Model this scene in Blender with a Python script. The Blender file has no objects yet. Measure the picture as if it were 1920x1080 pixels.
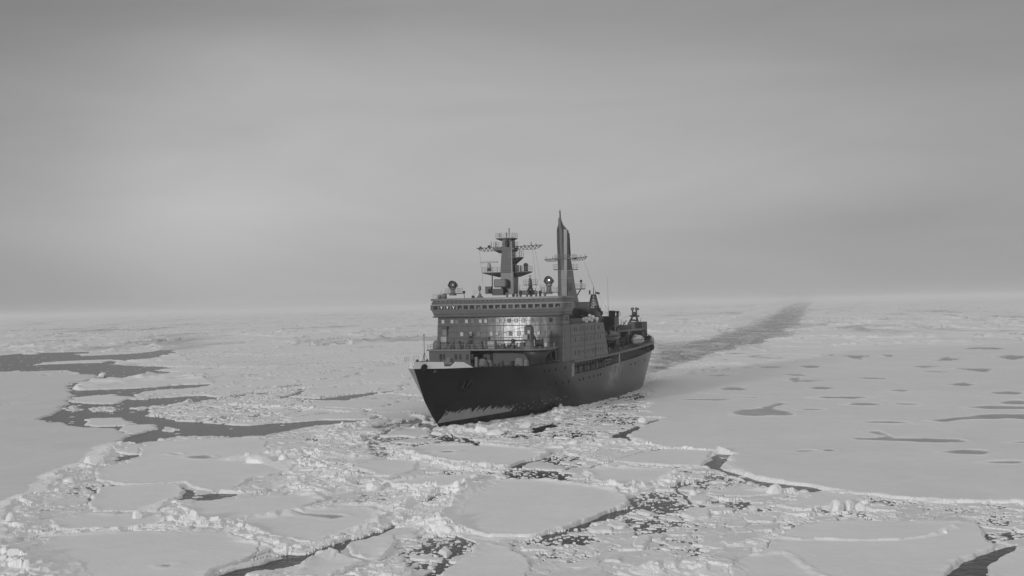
import bpy, bmesh, math, random
import numpy as np
from mathutils import Matrix, Vector, Euler

sc = bpy.context.scene
# ------------------------------------------------------------------ camera
FPX, HC = 2330.0, 22.0                       # focal length in px of a 1920 wide frame, eye height in metres
ROLL, PITCH = math.radians(1.2), math.atan(33.4 / FPX)
cam_d = bpy.data.cameras.new("camera"); cam = bpy.data.objects.new("camera", cam_d)
sc.collection.objects.link(cam)
cam_d.sensor_width = 36.0; cam_d.lens = FPX / 1920 * 36.0
cam_d.clip_start = 0.5; cam_d.clip_end = 60000
FW = np.array([0, math.cos(PITCH), math.sin(PITCH)]); R0 = np.array([1.0, 0, 0]); U0 = np.cross(R0, FW)
RT = R0 * math.cos(ROLL) - U0 * math.sin(ROLL); UP = U0 * math.cos(ROLL) + R0 * math.sin(ROLL)
cam.matrix_world = Matrix(((RT[0], UP[0], -FW[0], 0), (RT[1], UP[1], -FW[1], 0), (RT[2], UP[2], -FW[2], HC), (0, 0, 0, 1)))
sc.camera = cam
sc.render.resolution_x, sc.render.resolution_y = 1024, 576
sc.view_settings.view_transform = 'Standard'; sc.view_settings.look = 'None'
sc.view_settings.exposure = 0.0; sc.view_settings.gamma = 1.0
sc.cycles.volume_bounces = 2; sc.cycles.max_bounces = 8
sc.cycles.use_denoising = True

# ------------------------------------------------------------------ light
SUN_AZ = math.radians(212.5)                 # direction to the sun, clockwise from +Y: behind the camera, to its left
SUN_EL = math.radians(10.5)
w = bpy.data.worlds.new("World"); sc.world = w; w.use_nodes = True
nt = w.node_tree; nt.nodes.clear()
def N(tree, t, **k):
    n = tree.nodes.new(t)
    for a, b in k.items(): setattr(n, a, b)
    return n
def mth(tree, op, a, b=None, c=None, clamp=False):
    n = N(tree, 'ShaderNodeMath', operation=op, use_clamp=clamp)
    for i, v in enumerate((a, b, c)):
        if v is None: continue
        if isinstance(v, (int, float)): n.inputs[i].default_value = v
        else: tree.links.new(v, n.inputs[i])
    return n.outputs[0]
def build_world():
    L = nt.links
    out = N(nt, 'ShaderNodeOutputWorld'); bg = N(nt, 'ShaderNodeBackground')
    sky = N(nt, 'ShaderNodeTexSky', sky_type='NISHITA', sun_disc=False, sun_elevation=SUN_EL, sun_rotation=SUN_AZ, air_density=1.0, dust_density=3.0)
    bw = N(nt, 'ShaderNodeRGBToBW'); L.new(sky.outputs[0], bw.inputs[0])
    tc = N(nt, 'ShaderNodeTexCoord'); sx = N(nt, 'ShaderNodeSeparateXYZ'); L.new(tc.outputs['Generated'], sx.inputs[0])
    # overcast deck: brightness by elevation
    az = mth(nt, 'ARCTAN2', sx.outputs[0], sx.outputs[1])          # 0 = +Y, + = right
    el = mth(nt, 'ARCSINE', sx.outputs[2])
    ramp = N(nt, 'ShaderNodeValToRGB'); cr = ramp.color_ramp
    L.new(mth(nt, 'MULTIPLY', el, 2.0), ramp.inputs[0])            # 1.0 at 28.6 degrees
    pts = [(0.0, .405), (.03, .40), (.10, .43), (.20, .44), (.32, .395), (.42, .33), (.5, .285), (.65, .36), (1, .48)]
    cr.interpolation = 'B_SPLINE'
    cr.elements[0].position = 0; cr.elements[0].color = (.405,) * 3 + (1,)
    cr.elements[1].position = 1; cr.elements[1].color = (.48,) * 3 + (1,)
    for p, v in pts[1:-1]:
        e = cr.elements.new(p); e.color = (v, v, v, 1)
    # cloud banks, streaked sideways
    cx = N(nt, 'ShaderNodeCombineXYZ'); L.new(mth(nt, 'MULTIPLY', az, 3.2), cx.inputs[0]); L.new(mth(nt, 'MULTIPLY', el, 15.0), cx.inputs[1])
    nz = N(nt, 'ShaderNodeTexNoise'); nz.inputs['Scale'].default_value = 1.0; nz.inputs['Detail'].default_value = 8; nz.inputs['Roughness'].default_value = .55
    nz.inputs['Distortion'].default_value = .6
    L.new(cx.outputs[0], nz.inputs['Vector'])
    val = mth(nt, 'MULTIPLY', ramp.outputs[0], mth(nt, 'ADD', 1.0, mth(nt, 'MULTIPLY', mth(nt, 'SUBTRACT', nz.outputs[0], .5), .34)))
    # broad lit and dull banks of the overcast: (azimuth deg, elevation deg, width deg, height deg, gain)
    for a0, e0, wa, we, g in [(-14.5, 4.4, 5.0, 3.0, .24), (-8.5, 11.0, 6, 1.6, .17), (-12, 13.2, 9, .8, -.06), (3, 9.2, 9, 1.2, .05), (-25, 5, 6, 9, -.20), (-23, 15, 7, 5, -.17), (16, 3.2, 7, 1.0, -.15), (26, 10, 9, 8, -.25), (-18, .8, 7, 1.6, -.08), (12, 5.5, 10, 1.6, .05), (-4, 1.5, 8, 3, .02)]:
        da = mth(nt, 'DIVIDE', mth(nt, 'SUBTRACT', az, math.radians(a0)), math.radians(wa))
        de = mth(nt, 'DIVIDE', mth(nt, 'SUBTRACT', el, math.radians(e0)), math.radians(we))
        q = mth(nt, 'ADD', mth(nt, 'MULTIPLY', da, da), mth(nt, 'MULTIPLY', de, de))
        gs = mth(nt, 'MULTIPLY', mth(nt, 'EXPONENT', mth(nt, 'MULTIPLY', q, -.5)), g)
        val = mth(nt, 'MULTIPLY', val, mth(nt, 'ADD', gs, 1.0))
    tot = mth(nt, 'ADD', mth(nt, 'MULTIPLY', val, .93), mth(nt, 'MULTIPLY', bw.outputs[0], .008))
    col = N(nt, 'ShaderNodeCombineColor')
    for i in range(3): L.new(tot, col.inputs[i])
    L.new(col.outputs[0], bg.inputs[0]); bg.inputs[1].default_value = 1.0
    L.new(bg.outputs[0], out.inputs[0])
build_world()
sun_d = bpy.data.lights.new("sun", 'SUN'); sun = bpy.data.objects.new("sun", sun_d); sc.collection.objects.link(sun)
sun_d.energy = 1.45; sun_d.angle = math.radians(4.5); sun_d.color = (1, 1, 1)
sd = Vector((math.sin(SUN_AZ) * math.cos(SUN_EL), math.cos(SUN_AZ) * math.cos(SUN_EL), math.sin(SUN_EL)))
sun.rotation_euler = sd.to_track_quat('Z', 'Y').to_euler(); sun.location = sd * 400

# ------------------------------------------------------------------ helpers
def ray(px, py):
    return FW + RT * (px - 960) / FPX + UP * (540 - py) / FPX
def at(px, py, z=0.0):
    d = ray(px, py); t = (z - HC) / d[2]
    return np.array([0, 0, HC]) + d * t
def tag(o, label=None, cat=None, group=None, kind=None):
    if label: o["label"] = label
    if cat: o["category"] = cat
    if group: o["group"] = group
    if kind: o["kind"] = kind
    return o
def mat(name, g, rough=.6, spec=.5, noise=0.0, nscale=.5, bump=0.0, bscale=1.0, metal=0.0, attr=None, stretch=None, detail=5, rvar=0.0):
    m = bpy.data.materials.new(name); m.use_nodes = True; t = m.node_tree
    b = t.nodes['Principled BSDF']; b.inputs['Roughness'].default_value = rough
    b.inputs['Specular IOR Level'].default_value = spec; b.inputs['Metallic'].default_value = metal
    tc = N(t, 'ShaderNodeTexCoord'); mp = N(t, 'ShaderNodeMapping'); t.links.new(tc.outputs['Object'], mp.inputs[0])
    if stretch: mp.inputs['Scale'].default_value = stretch
    src = None
    if attr:
        a = N(t, 'ShaderNodeAttribute', attribute_name=attr); src = a.outputs['Fac']
    base = src if src is not None else g
    if noise:
        nz = N(t, 'ShaderNodeTexNoise'); nz.inputs['Scale'].default_value = nscale; nz.inputs['Detail'].default_value = detail
        nz.inputs['Roughness'].default_value = .6; t.links.new(mp.outputs[0], nz.inputs['Vector'])
        f = mth(t, 'ADD', 1.0, mth(t, 'MULTIPLY', mth(t, 'SUBTRACT', nz.outputs[0], .5), noise * 2))
        base = mth(t, 'MULTIPLY', base, f, clamp=True)
        if rvar:
            t.links.new(mth(t, 'ADD', rough, mth(t, 'MULTIPLY', mth(t, 'SUBTRACT', nz.outputs[0], .5), rvar), clamp=True), b.inputs['Roughness'])
    if isinstance(base, (int, float)): b.inputs['Base Color'].default_value = (base, base, base, 1)
    else:
        cc = N(t, 'ShaderNodeCombineColor')
        for i in range(3): t.links.new(base, cc.inputs[i])
        t.links.new(cc.outputs[0], b.inputs['Base Color'])
    if bump:
        n2 = N(t, 'ShaderNodeTexNoise'); n2.inputs['Scale'].default_value = bscale; n2.inputs['Detail'].default_value = 4
        t.links.new(mp.outputs[0], n2.inputs['Vector'])
        bp = N(t, 'ShaderNodeBump'); bp.inputs['Strength'].default_value = 1.0; bp.inputs['Distance'].default_value = bump
        t.links.new(n2.outputs[0], bp.inputs['Height']); t.links.new(bp.outputs[0], b.inputs['Normal'])
    return m
def npmesh(name, V, F, m, smooth=False, attr=None, kind=None):
    """mesh from numpy arrays of vertices and quads"""
    me = bpy.data.meshes.new(name)
    me.vertices.add(len(V)); me.vertices.foreach_set('co', np.ascontiguousarray(V, np.float32).ravel())
    k = F.shape[1]
    me.loops.add(F.size); me.loops.foreach_set('vertex_index', np.ascontiguousarray(F, np.int32).ravel())
    me.polygons.add(len(F)); me.polygons.foreach_set('loop_start', np.arange(0, F.size, k, dtype=np.int32))
    try: me.polygons.foreach_set('loop_total', np.full(len(F), k, np.int32))
    except Exception: pass
    me.polygons.foreach_set('use_smooth', np.full(len(F), bool(smooth)))
    if attr is not None:
        a = me.attributes.new('alb', 'FLOAT', 'POINT'); a.data.foreach_set('value', np.ascontiguousarray(attr, np.float32))
    me.update(calc_edges=True)
    me.materials.append(m)
    o = bpy.data.objects.new(name, me); sc.collection.objects.link(o)
    if kind: o["kind"] = kind
    return o

# ------------------------------------------------------------------ ice field
U32 = np.uint32
def hsh(ix, iy, seed=0):
    h = (ix.astype(np.int64) * 374761393 + iy.astype(np.int64) * 668265263 + seed * 1442695041).astype(np.uint64) & np.uint64(0xffffffff)
    h = ((h ^ (h >> np.uint64(13))) * np.uint64(1274126177)) & np.uint64(0xffffffff)
    h = ((h ^ (h >> np.uint64(16))) * np.uint64(2246822519)) & np.uint64(0xffffffff)
    h = h ^ (h >> np.uint64(15))
    return h.astype(np.float64).astype(np.float32) / np.float32(4294967296.0)
def vnoise(x, y, seed=0):
    ix = np.floor(x); iy = np.floor(y); fx = (x - ix).astype(np.float32); fy = (y - iy).astype(np.float32)
    fx = fx * fx * (3 - 2 * fx); fy = fy * fy * (3 - 2 * fy)
    ix = ix.astype(np.int64); iy = iy.astype(np.int64)
    a = hsh(ix, iy, seed); b = hsh(ix + 1, iy, seed); c = hsh(ix, iy + 1, seed); d = hsh(ix + 1, iy + 1, seed)
    return (a + (b - a) * fx) * (1 - fy) + (c + (d - c) * fx) * fy
def fbm(x, y, seed=0, o=3):
    s = 0; amp = 1; t = 0
    for i in range(o):
        s = s + amp * vnoise(x * 2 ** i + 17.3 * i, y * 2 ** i - 9.1 * i, seed + i); t += amp; amp *= .5
    return s / t - .5
def voro(x, y, seed=0, jit=.85):
    """F1, F2-F1, three random numbers of the cell, offset from its seed point"""
    ix = np.floor(x).astype(np.int64); iy = np.floor(y).astype(np.int64)
    f1 = np.full(x.shape, 9.0, np.float32); f2 = f1.copy(); cx = ix.copy(); cy = iy.copy()
    ox = np.zeros(x.shape, np.float32); oy = ox.copy()
    for dx in (-1, 0, 1):
        for dy in (-1, 0, 1):
            jx = ix + dx; jy = iy + dy
            qx = (jx + .5 + (hsh(jx, jy, seed) - .5) * jit - x).astype(np.float32)
            qy = (jy + .5 + (hsh(jx, jy, seed + 1) - .5) * jit - y).astype(np.float32)
            d = np.sqrt(qx * qx + qy * qy)
            n = d < f1
            f2 = np.where(n, f1, np.minimum(f2, d)); f1 = np.where(n, d, f1)
            cx = np.where(n, jx, cx); cy = np.where(n, jy, cy); ox = np.where(n, qx, ox); oy = np.where(n, qy, oy)
    return f1, f2 - f1, hsh(cx, cy, seed + 2), hsh(cx, cy, seed + 3), hsh(cx, cy, seed + 4), ox, oy
def gpoly(pts): return np.array([at(x, y)[:2] for x, y in pts])
def inpoly(X, Y, P):
    ins = np.zeros(X.shape, bool); n = len(P)
    for i in range(n):
        x1, y1 = P[i]; x2, y2 = P[(i + 1) % n]
        if y1 == y2: continue
        ins ^= ((y1 > Y) != (y2 > Y)) & (X < (x2 - x1) * (Y - y1) / (y2 - y1) + x1)
    return ins
def dseg(X, Y, P, closed):
    d = np.full(X.shape, 1e9, np.float32); n = len(P)
    for i in range(n if closed else n - 1):
        x1, y1 = P[i]; x2, y2 = P[(i + 1) % n]
        vx, vy = x2 - x1, y2 - y1; L = vx * vx + vy * vy + 1e-9
        t = np.clip(((X - x1) * vx + (Y - y1) * vy) / L, 0, 1)
        d = np.minimum(d, (X - x1 - t * vx) ** 2 + (Y - y1 - t * vy) ** 2)
    return np.sqrt(d)
# outlines below were read off the photograph and laid on the sea surface with at()
WATER = [
 [(-60,672),(60,661),(150,660),(180,661),(290,657),(340,656),(318,665),(270,674),(222,680),(215,684),(260,686),(335,690),(300,694),(325,699),(280,704),(250,709),(215,714),(195,715),(190,708),(150,703),(120,695),(60,697),(-60,699)],
 [(190,708),(196,712),(165,719),(148,724),(141,732),(146,738),(138,742),(126,752),(120,760),(112,776),(80,787),(85,781),(108,772),(116,762),(118,752),(132,742),(130,724),(150,715)],
 [(140,732),(200,731),(290,727),(330,723),(405,721),(345,731),(290,733),(262,739),(240,744),(290,747),(390,742),(404,746),(405,752),(380,755),(330,757),(310,762),(290,768),(280,780),(340,790),(420,795),(470,799),(600,789),(640,789),(690,787),(640,797),(600,799),(560,805),(520,815),(500,820),(430,823),(400,822),(330,825),(290,830),(260,833),(235,838),(217,845),(215,852),(262,853),(258,860),(215,868),(198,873),(203,858),(215,845),(214,835),(233,826),(240,818),(215,806),(190,806),(140,801),(100,792),(82,787),(110,775),(120,760),(118,752),(136,745)],
 [(503,752),(540,742),(570,730),(565,739),(545,745),(590,749),(640,745),(700,736),(762,728),(705,741),(640,752),(560,755),(515,755)],
 [(1148,823),(1160,812),(1172,807),(1195,799),(1206,802),(1180,812),(1172,827),(1160,824)],
 [(1214,797),(1229,787),(1236,790),(1222,797)],
 [(998,811),(1015,801),(1034,797),(1036,800),(1016,812),(1002,813)],
 [(1325,876),(1333,864),(1345,853),(1380,854),(1368,866),(1361,884),(1345,881)],
 [(1360,881),(1400,894),(1440,903),(1500,913),(1562,923),(1530,925),(1450,914),(1405,903),(1365,886)],
 [(1862,1036),(1914,1027),(1912,1037),(1880,1052),(1850,1066),(1852,1090),(1765,1090),(1800,1066),(1838,1047)],
 [(395,1090),(440,1072),(500,1055),(545,1042),(580,1029),(630,1017),(680,1002),(745,980),(768,980),(760,986),(700,1008),(650,1024),(636,1038),(618,1034),(600,1036),(545,1060),(470,1080),(440,1095)],
 [(340,916),(368,928),(400,925),(448,925),(452,929),(400,940),(352,941),(346,930)],
 [(755,794),(775,786),(800,787),(815,797),(826,806),(812,807),(790,800),(770,801)],[(812,806),(826,805),(842,809),(838,817),(826,814),(820,822),(812,818)],[(700,802),(720,796),(765,790),(740,797),(712,806)],
 [(172,915),(178,920),(178,940),(174,938)],
]
FLOES = [  # outline, rim height (m), label
 ([(123,754),(135,746),(180,742),(222,741),(231,748),(213,757),(160,758),(125,757)],.25,'small flat floe with a notched right end at the narrow neck of the dark lead'),
 ([(162,793),(175,786),(215,786),(250,791),(259,797),(235,801),(190,801),(168,798)],.05,'smooth oval floe floating alone in the dark lead at left'),
 ([(225,808),(240,801),(290,799),(292,804),(265,812),(240,816)],.15,'small pale floe touching the oval floe in the left lead'),
 ([(76,681),(100,679),(170,676),(214,675),(190,680),(130,682),(80,684)],.2,'long thin floe lying across the distant grey lead at far left'),
 ([(150,664),(200,661),(292,658),(240,664),(155,667)],.2,'thin sliver of ice at the back edge of the distant grey lead'),
 ([(258,836),(300,829),(360,822),(450,822),(500,830),(522,848),(560,870),(548,888),(470,898),(455,913),(400,924),(365,920),(335,908),(300,913),(230,912),(178,905),(180,885),(240,868),(262,858)],.12,'wide smooth floe with one grey lens shaped pool, below the left lead'),
 ([(182,918),(240,914),(330,912),(342,920),(348,935),(318,955),(290,964),(182,966),(178,930)],.15,'square white floe beside the short dark crack at lower left'),
 ([(332,957),(370,945),(440,940),(500,932),(600,930),(610,942),(530,965),(420,981),(370,981),(345,972)],.25,'long wedge floe between two white rubble lines at lower left'),
 ([(92,982),(180,970),(300,972),(325,982),(290,991),(200,999),(100,998)],.25,'narrow floe with a lone white block on its far edge'),
 ([(38,1048),(100,1008),(200,1003),(330,1001),(430,1004),(475,1020),(515,1032),(470,1052),(400,1078),(380,1095),(60,1095),(40,1070)],.12,'largest floe at bottom left with one small grey spot'),
 ([(475,913),(500,905),(560,903),(572,912),(520,922),(482,920)],.2,'small floe behind the rubble heap left of centre'),
 ([(450,986),(480,973),(560,962),(690,956),(733,972),(715,992),(640,1006),(570,1024),(500,1014),(470,1002)],.2,'floe with a grey forked melt streak on its surface'),
 ([(663,812),(690,798),(740,793),(750,797),(712,812)],.1,'thin floe just off the bow, split from its neighbour by a dark crack'),
 ([(715,820),(742,809),(790,806),(815,811),(845,815),(780,822)],.15,'slim floe closest in front of the ship bow'),
 ([(758,853),(780,842),(810,836),(900,835),(990,842),(1030,846),(1026,856),(1005,868),(960,878),(920,880),(870,875),(790,864)],.5,'floe ahead of the bow with a high white ridge along its near edge'),
 ([(650,882),(690,870),(740,866),(784,870),(779,885),(740,897),(710,895),(680,887)],.15,'smooth grey floe between the bow rubble and the dark brash'),
 ([(708,906),(790,900),(830,896),(888,895),(900,906),(860,924),(800,922),(760,920),(718,914)],.5,'low floe with a fluffy white rim behind the big centre floe'),
 ([(838,957),(858,932),(898,913),(960,905),(1030,905),(1092,913),(1150,920),(1187,945),(1170,960),(1120,976),(1080,986),(1040,1001),(1000,1008),(920,1008),(862,1001),(818,990),(822,975)],.3,'biggest smooth oval floe in the centre foreground'),
 ([(645,1026),(680,1012),(738,1010),(750,1024),(722,1050),(690,1056),(652,1046)],.2,'rounded floe at the right bank of the dark bottom lead'),
 ([(822,1095),(856,1052),(905,1020),(962,1030),(985,1055),(1000,1095)],.12,'pointed floe cut off by the bottom edge below the centre floe'),
 ([(530,1090),(575,1050),(620,1036),(645,1046),(688,1060),(640,1078),(600,1095)],.3,'snowy floe at the bottom edge inside the fork of the dark lead'),
 ([(1100,886),(1150,880),(1270,882),(1277,893),(1250,905),(1200,913),(1150,922),(1105,905)],.4,'floe with a scalloped white lip right of the centre floe'),
 ([(1148,869),(1178,850),(1220,845),(1338,850),(1322,876),(1220,875)],.12,'flat floe reaching the square dark hole'),
 ([(1325,925),(1400,914),(1450,921),(1470,927),(1400,932),(1330,933)],.15,'thin flat floe under the black hairline lead at right'),
 ([(1455,952),(1540,928),(1610,932),(1625,940),(1560,955),(1500,965)],.2,'dull floe behind the row of pale ice blocks'),
 ([(1372,1095),(1380,1052),(1430,1030),(1450,1008),(1480,990),(1600,980),(1760,981),(1832,985),(1850,1010),(1866,1032),(1800,1064),(1765,1095)],.15,'large grey floe at bottom right crossed by thin white ridge lines'),
 ([(1990,1020),(1920,1036),(1880,1052),(1852,1068),(1856,1095),(1990,1095)],.12,'corner floe at the bottom right beyond the dark lead'),
 ([(1275,941),(1300,932),(1326,937),(1310,946)],.1,'little oval floe in the dark brash right of the centre floe'),
 ([(1262,968),(1290,955),(1325,957),(1322,972),(1290,976)],.1,'little plate of ice with one straight side in the right hand brash'),
 ([(1196,962),(1212,957),(1226,963),(1214,969)],.1,'tiny wedge floe nearest the tip of the centre floe'),
 ([(1140,985),(1160,977),(1178,988),(1165,995),(1145,994)],.15,'tilted small floe in black water right of the centre floe'),
 ([(1105,997),(1125,989),(1150,994),(1148,1003),(1110,1004)],.15,'small round plate beside the tilted floe in black water'),
 ([(1180,1020),(1200,1009),(1218,1014),(1210,1030),(1185,1030)],.12,'small square plate at the lower end of the right hand brash'),
 ([(818,1037),(838,1027),(846,1036),(832,1044)],.12,'small disc of ice with a raised rim in the bottom brash'),
]
WEST = [(-900,702),(-60,701),(60,697),(120,695),(125,702),(150,703),(190,708),(185,713),(150,717),(130,722),(138,730),(135,745),(122,752),(116,765),(108,775),(84,786),(100,793),(140,802),(190,807),(213,807),(236,816),(240,824),(215,832),(202,846),(203,862),(165,870),(125,894),(108,906),(80,926),(40,946),(12,972),(2,995),(-10,1030),(-60,1100),(-200,1400),(-1600,1400)]
EAST = [(1178,826),(1172,812),(1212,798),(1240,792),(1222,770),(1215,748),(1225,718),(1300,703),(1420,690),(1600,660),(2000,640),(2900,640),(2900,960),(2000,952),(1920,949),(1800,943),(1700,936),(1562,923),(1480,909),(1400,893),(1366,880),(1380,854),(1340,849),(1250,842)]
BRASHP = [  # rubble and small pieces lying in the leads: outline, open water fraction
 ([(278,781),(300,768),(385,752),(455,742),(560,748),(600,756),(590,768),(520,792),(420,796),(340,791)],.20),([(160,767),(190,763),(226,768),(222,774),(180,773)],.25),
 ([(243,767),(300,761),(310,765),(262,771)],.15),([(298,806),(312,801),(332,807),(312,809)],.1),([(120,767),(140,760),(150,770),(130,774)],.3),([(225,748),(260,742),(330,738),(400,733),(402,738),(330,744),(262,750)],.2),
 ([(205,834),(232,828),(242,836),(222,850),(205,848)],.3),([(300,826),(340,820),(380,818),(430,820),(380,826),(320,830)],.05),([(222,866),(250,860),(262,866),(240,874),(226,873)],.2),
 ([(330,659),(350,656),(420,663),(400,668),(340,668)],.1),([(465,740),(520,731),(560,726),(600,722),(560,734),(500,742)],.3)]
FORE = [(395,835),(500,822),(560,806),(640,798),(735,790),(828,800),(1000,782),(1090,755),(1190,716),(1225,700),(1330,690),(1230,716),(1220,770),(1245,792),(1180,826),(1340,849),(1560,923),(1800,943),(1920,949),(2100,955),(2100,1200),(-60,1200),(0,1010),(10,975),(40,945),(108,906),(165,869),(200,872),(240,868)]
CHAN = [(1195,716),(1222,652),(1284,643),(1350,628),(1407,608),(1450,588),(1468,576),(1492,567.5),(1526,567),(1516,578),(1513,592),(1507,610),(1475,630),(1430,645),(1355,662),(1296,682),(1225,704)]
MIXED = [(330,660),(560,652),(760,640),(1000,640),(1000,790),(735,790),(690,787),(470,798),(300,775),(405,750),(400,722)]
DARKB = [  # areas of the brash with more open water: outline, water fraction
 ([(690,820),(720,812),(800,822),(835,830),(782,835),(755,862),(700,858),(690,840)],.5),([(785,830),(790,818),(830,812),(860,820),(930,832),(880,834)],.62),
 ([(565,822),(580,813),(620,812),(645,818),(600,828)],.5),
 ([(735,900),(790,885),(860,880),(980,878),(1030,850),(1100,862),(1098,908),(1030,903),(960,902),(930,892),(830,893),(790,902)],.46),
 ([(662,915),(680,903),(745,900),(700,912)],.68),([(672,945),(685,925),(735,925),(730,945)],.5),([(775,940),(830,925),(940,912),(860,932),(790,945)],.66),
 ([(780,1095),(752,1040),(800,1005),(860,1008),(900,1018),(860,1048),(825,1095)],.55),([(960,1022),(1015,1008),(1030,1022),(960,1030)],.6),
 ([(1018,1025),(1020,1004),(1130,975),(1180,950),(1172,930),(1200,922),(1300,905),(1340,890),(1400,903),(1420,935),(1380,960),(1300,972),(1260,990),(1200,1012),(1100,1024)],.52),
 ([(1170,1020),(1300,1010),(1310,1050),(1250,1080),(1180,1060)],.33),([(1770,960),(1800,950),(1990,955),(1990,1025),(1860,1032),(1840,985)],.36),([(1630,930),(1760,940),(1780,965),(1640,965)],.25),
 ([(1010,830),(1090,790),(1200,720),(1210,740),(1200,790),(1120,830)],.42),([(770,955),(790,985),(720,1000),(750,970)],.25),([(835,812),(1000,797),(1120,762),(1190,735),(1150,790),(1010,825),(870,828)],.36),([(1290,975),(1440,960),(1460,1000),(1300,1040)],.3),([(540,1090),(600,1060),(760,1040),(780,1095)],.12),
 ([(455,765),(530,770),(520,795),(460,792)],.35),([(1000,1040),(1090,1030),(1110,1045),(1050,1070)],.3)]
RIDGES = [  # polyline, half width (m), height (m)
 ([(214,838),(196,862),(160,880),(125,893),(112,905),(92,922),(62,940),(32,952),(14,975),(6,1005)],2.2,.8),
 ([(90,1004),(150,1003),(220,1000),(300,991),(322,983),(370,985),(430,990),(460,1002),(480,1015),(540,1030),(572,1036),(640,1012),(700,995),(742,978)],1.2,.6),
 ([(300,957),(330,948),(318,965),(345,980)],1.6,.6),([(762,960),(700,950),(640,949),(570,965),(470,975),(430,986)],1.0,.4),
 ([(752,842),(765,860),(800,868),(850,875),(930,884),(948,880)],1.8,.9),([(703,904),(716,914),(760,921),(800,923),(852,924),(882,905)],1.4,.7),
 ([(900,912),(862,928),(832,950),(822,975),(838,1003)],1.8,.7),([(900,1010),(1000,1010),(1060,995)],.6,.3),([(930,905),(1000,903),(1080,910)],.7,.4),
 ([(1122,914),(1160,922),(1200,914),(1250,906),(1276,890)],1.3,.7),([(1165,876),(1250,879),(1330,880)],.8,.4),
 ([(1190,830),(1250,843),(1340,849),(1380,853),(1372,870),(1400,891),(1480,908),(1560,922),(1700,935),(1800,942),(1930,948)],.6,.3),
 ([(1440,1010),(1460,1016),(1600,1018),(1680,1019),(1750,1008),(1790,995)],.45,.32),([(1400,1045),(1460,1040),(1500,1060),(1545,1090)],.4,.3),
 ([(1540,955),(1590,947),(1640,952)],1.2,.6),([(1425,922),(1480,925)],1.0,.5),([(-20,1040),(25,1055),(45,1075),(60,1095)],3.0,.9),
 ([(455,862),(520,856),(570,852),(620,852),(665,860)],2.4,1.0),([(548,872),(590,885),(640,897),(650,912),(600,925),(560,900)],2.6,.8),([(790,925),(760,955),(740,980),(790,985)],2.0,.6),
 ([(1250,1075),(1300,1058),(1345,1078)],2.2,.9),([(838,806),(880,812),(930,807),(1000,790),(1080,767),(1180,724),(1225,705)],2.2,1.15),
 ([(0,664),(50,660),(60,664)],3,.8),([(330,667),(420,663),(520,668),(620,660)],3,.7),([(1355,683),(1300,690),(1240,705)],3,.8),
 ([(620,820),(640,800),(700,795)],2,.6),([(660,800),(600,810)],2,.6),([(770,778),(790,788),(812,797)],.55,.9),([(772,796),(785,801),(808,808)],.5,.8),([(826,815),(850,811),(900,812)],1.2,.8),
 ([(-100,610),(0,607),(200,603),(420,590),(640,583),(800,582)],18,2.2),([(0,640),(160,634),(300,640)],5,.7),([(850,592),(1300,585),(1440,575)],20,1.8),([(1230,625),(1290,618),(1330,612)],6,.9),([(1240,600),(1330,604),(1400,590),(1440,580)],8,1.2),([(1500,620),(1640,604),(1780,603),(1920,600)],9,1.1),
 ([(215,676),(330,688),(480,690),(640,684)],2.4,.6),([(480,735),(570,728),(640,724),(730,720)],1.8,.5),([(440,760),(520,765),(640,772),(720,768)],1.8,.5)]
CRACKS = [  # polyline, half width (m)
 ([(250,637),(256,625),(275,617)],1.3),([(262,630),(284,629)],1.0),([(281,612),(285,626),(292,638)],1.1),([(1480,640),(1560,632),(1700,628)],.8),([(0,742),(60,738)],.3),([(1240,742),(1300,738),(1400,744)],.3),
 ([(500,1012),(470,1050),(440,1065)],.12),([(230,914),(300,912)],.12),([(455,1058),(520,1046),(545,1040)],.25),
 ([(250,998),(300,993),(430,996),(480,1004)],.3),([(640,790),(700,800),(745,797),(760,789)],.35),([(710,822),(745,800),(752,792)],.35),
 ([(1180,826),(1225,838),(1240,842)],.35),([(0,762),(30,758)],.5),([(0,705),(60,702),(80,706)],.5),([(405,752),(470,738),(520,728),(565,722)],.9),
 ([(600,655),(700,650),(800,646)],1.6),([(330,690),(480,692),(640,686),(790,680)],1.0),([(780,786),(828,806),(905,838)],.5),
 ([(750,860),(860,882),(960,880),(1030,860)],.5),([(340,712),(560,700),(780,690)],.7),([(1240,843),(1150,868),(1095,885)],.4),
 ([(1275,895),(1275,925),(1290,945)],.25),([(640,1008),(700,998),(760,985)],.4),([(1030,1006),(1100,985),(1188,955)],.5)]
def lens(cx, cy, a, b): return [(cx - a, cy), (cx - .5 * a, cy - .9 * b), (cx + .1 * a, cy - b), (cx + .6 * a, cy - .7 * b), (cx + a, cy + .1 * b), (cx + .4 * a, cy + b), (cx - .5 * a, cy + .7 * b)]
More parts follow.
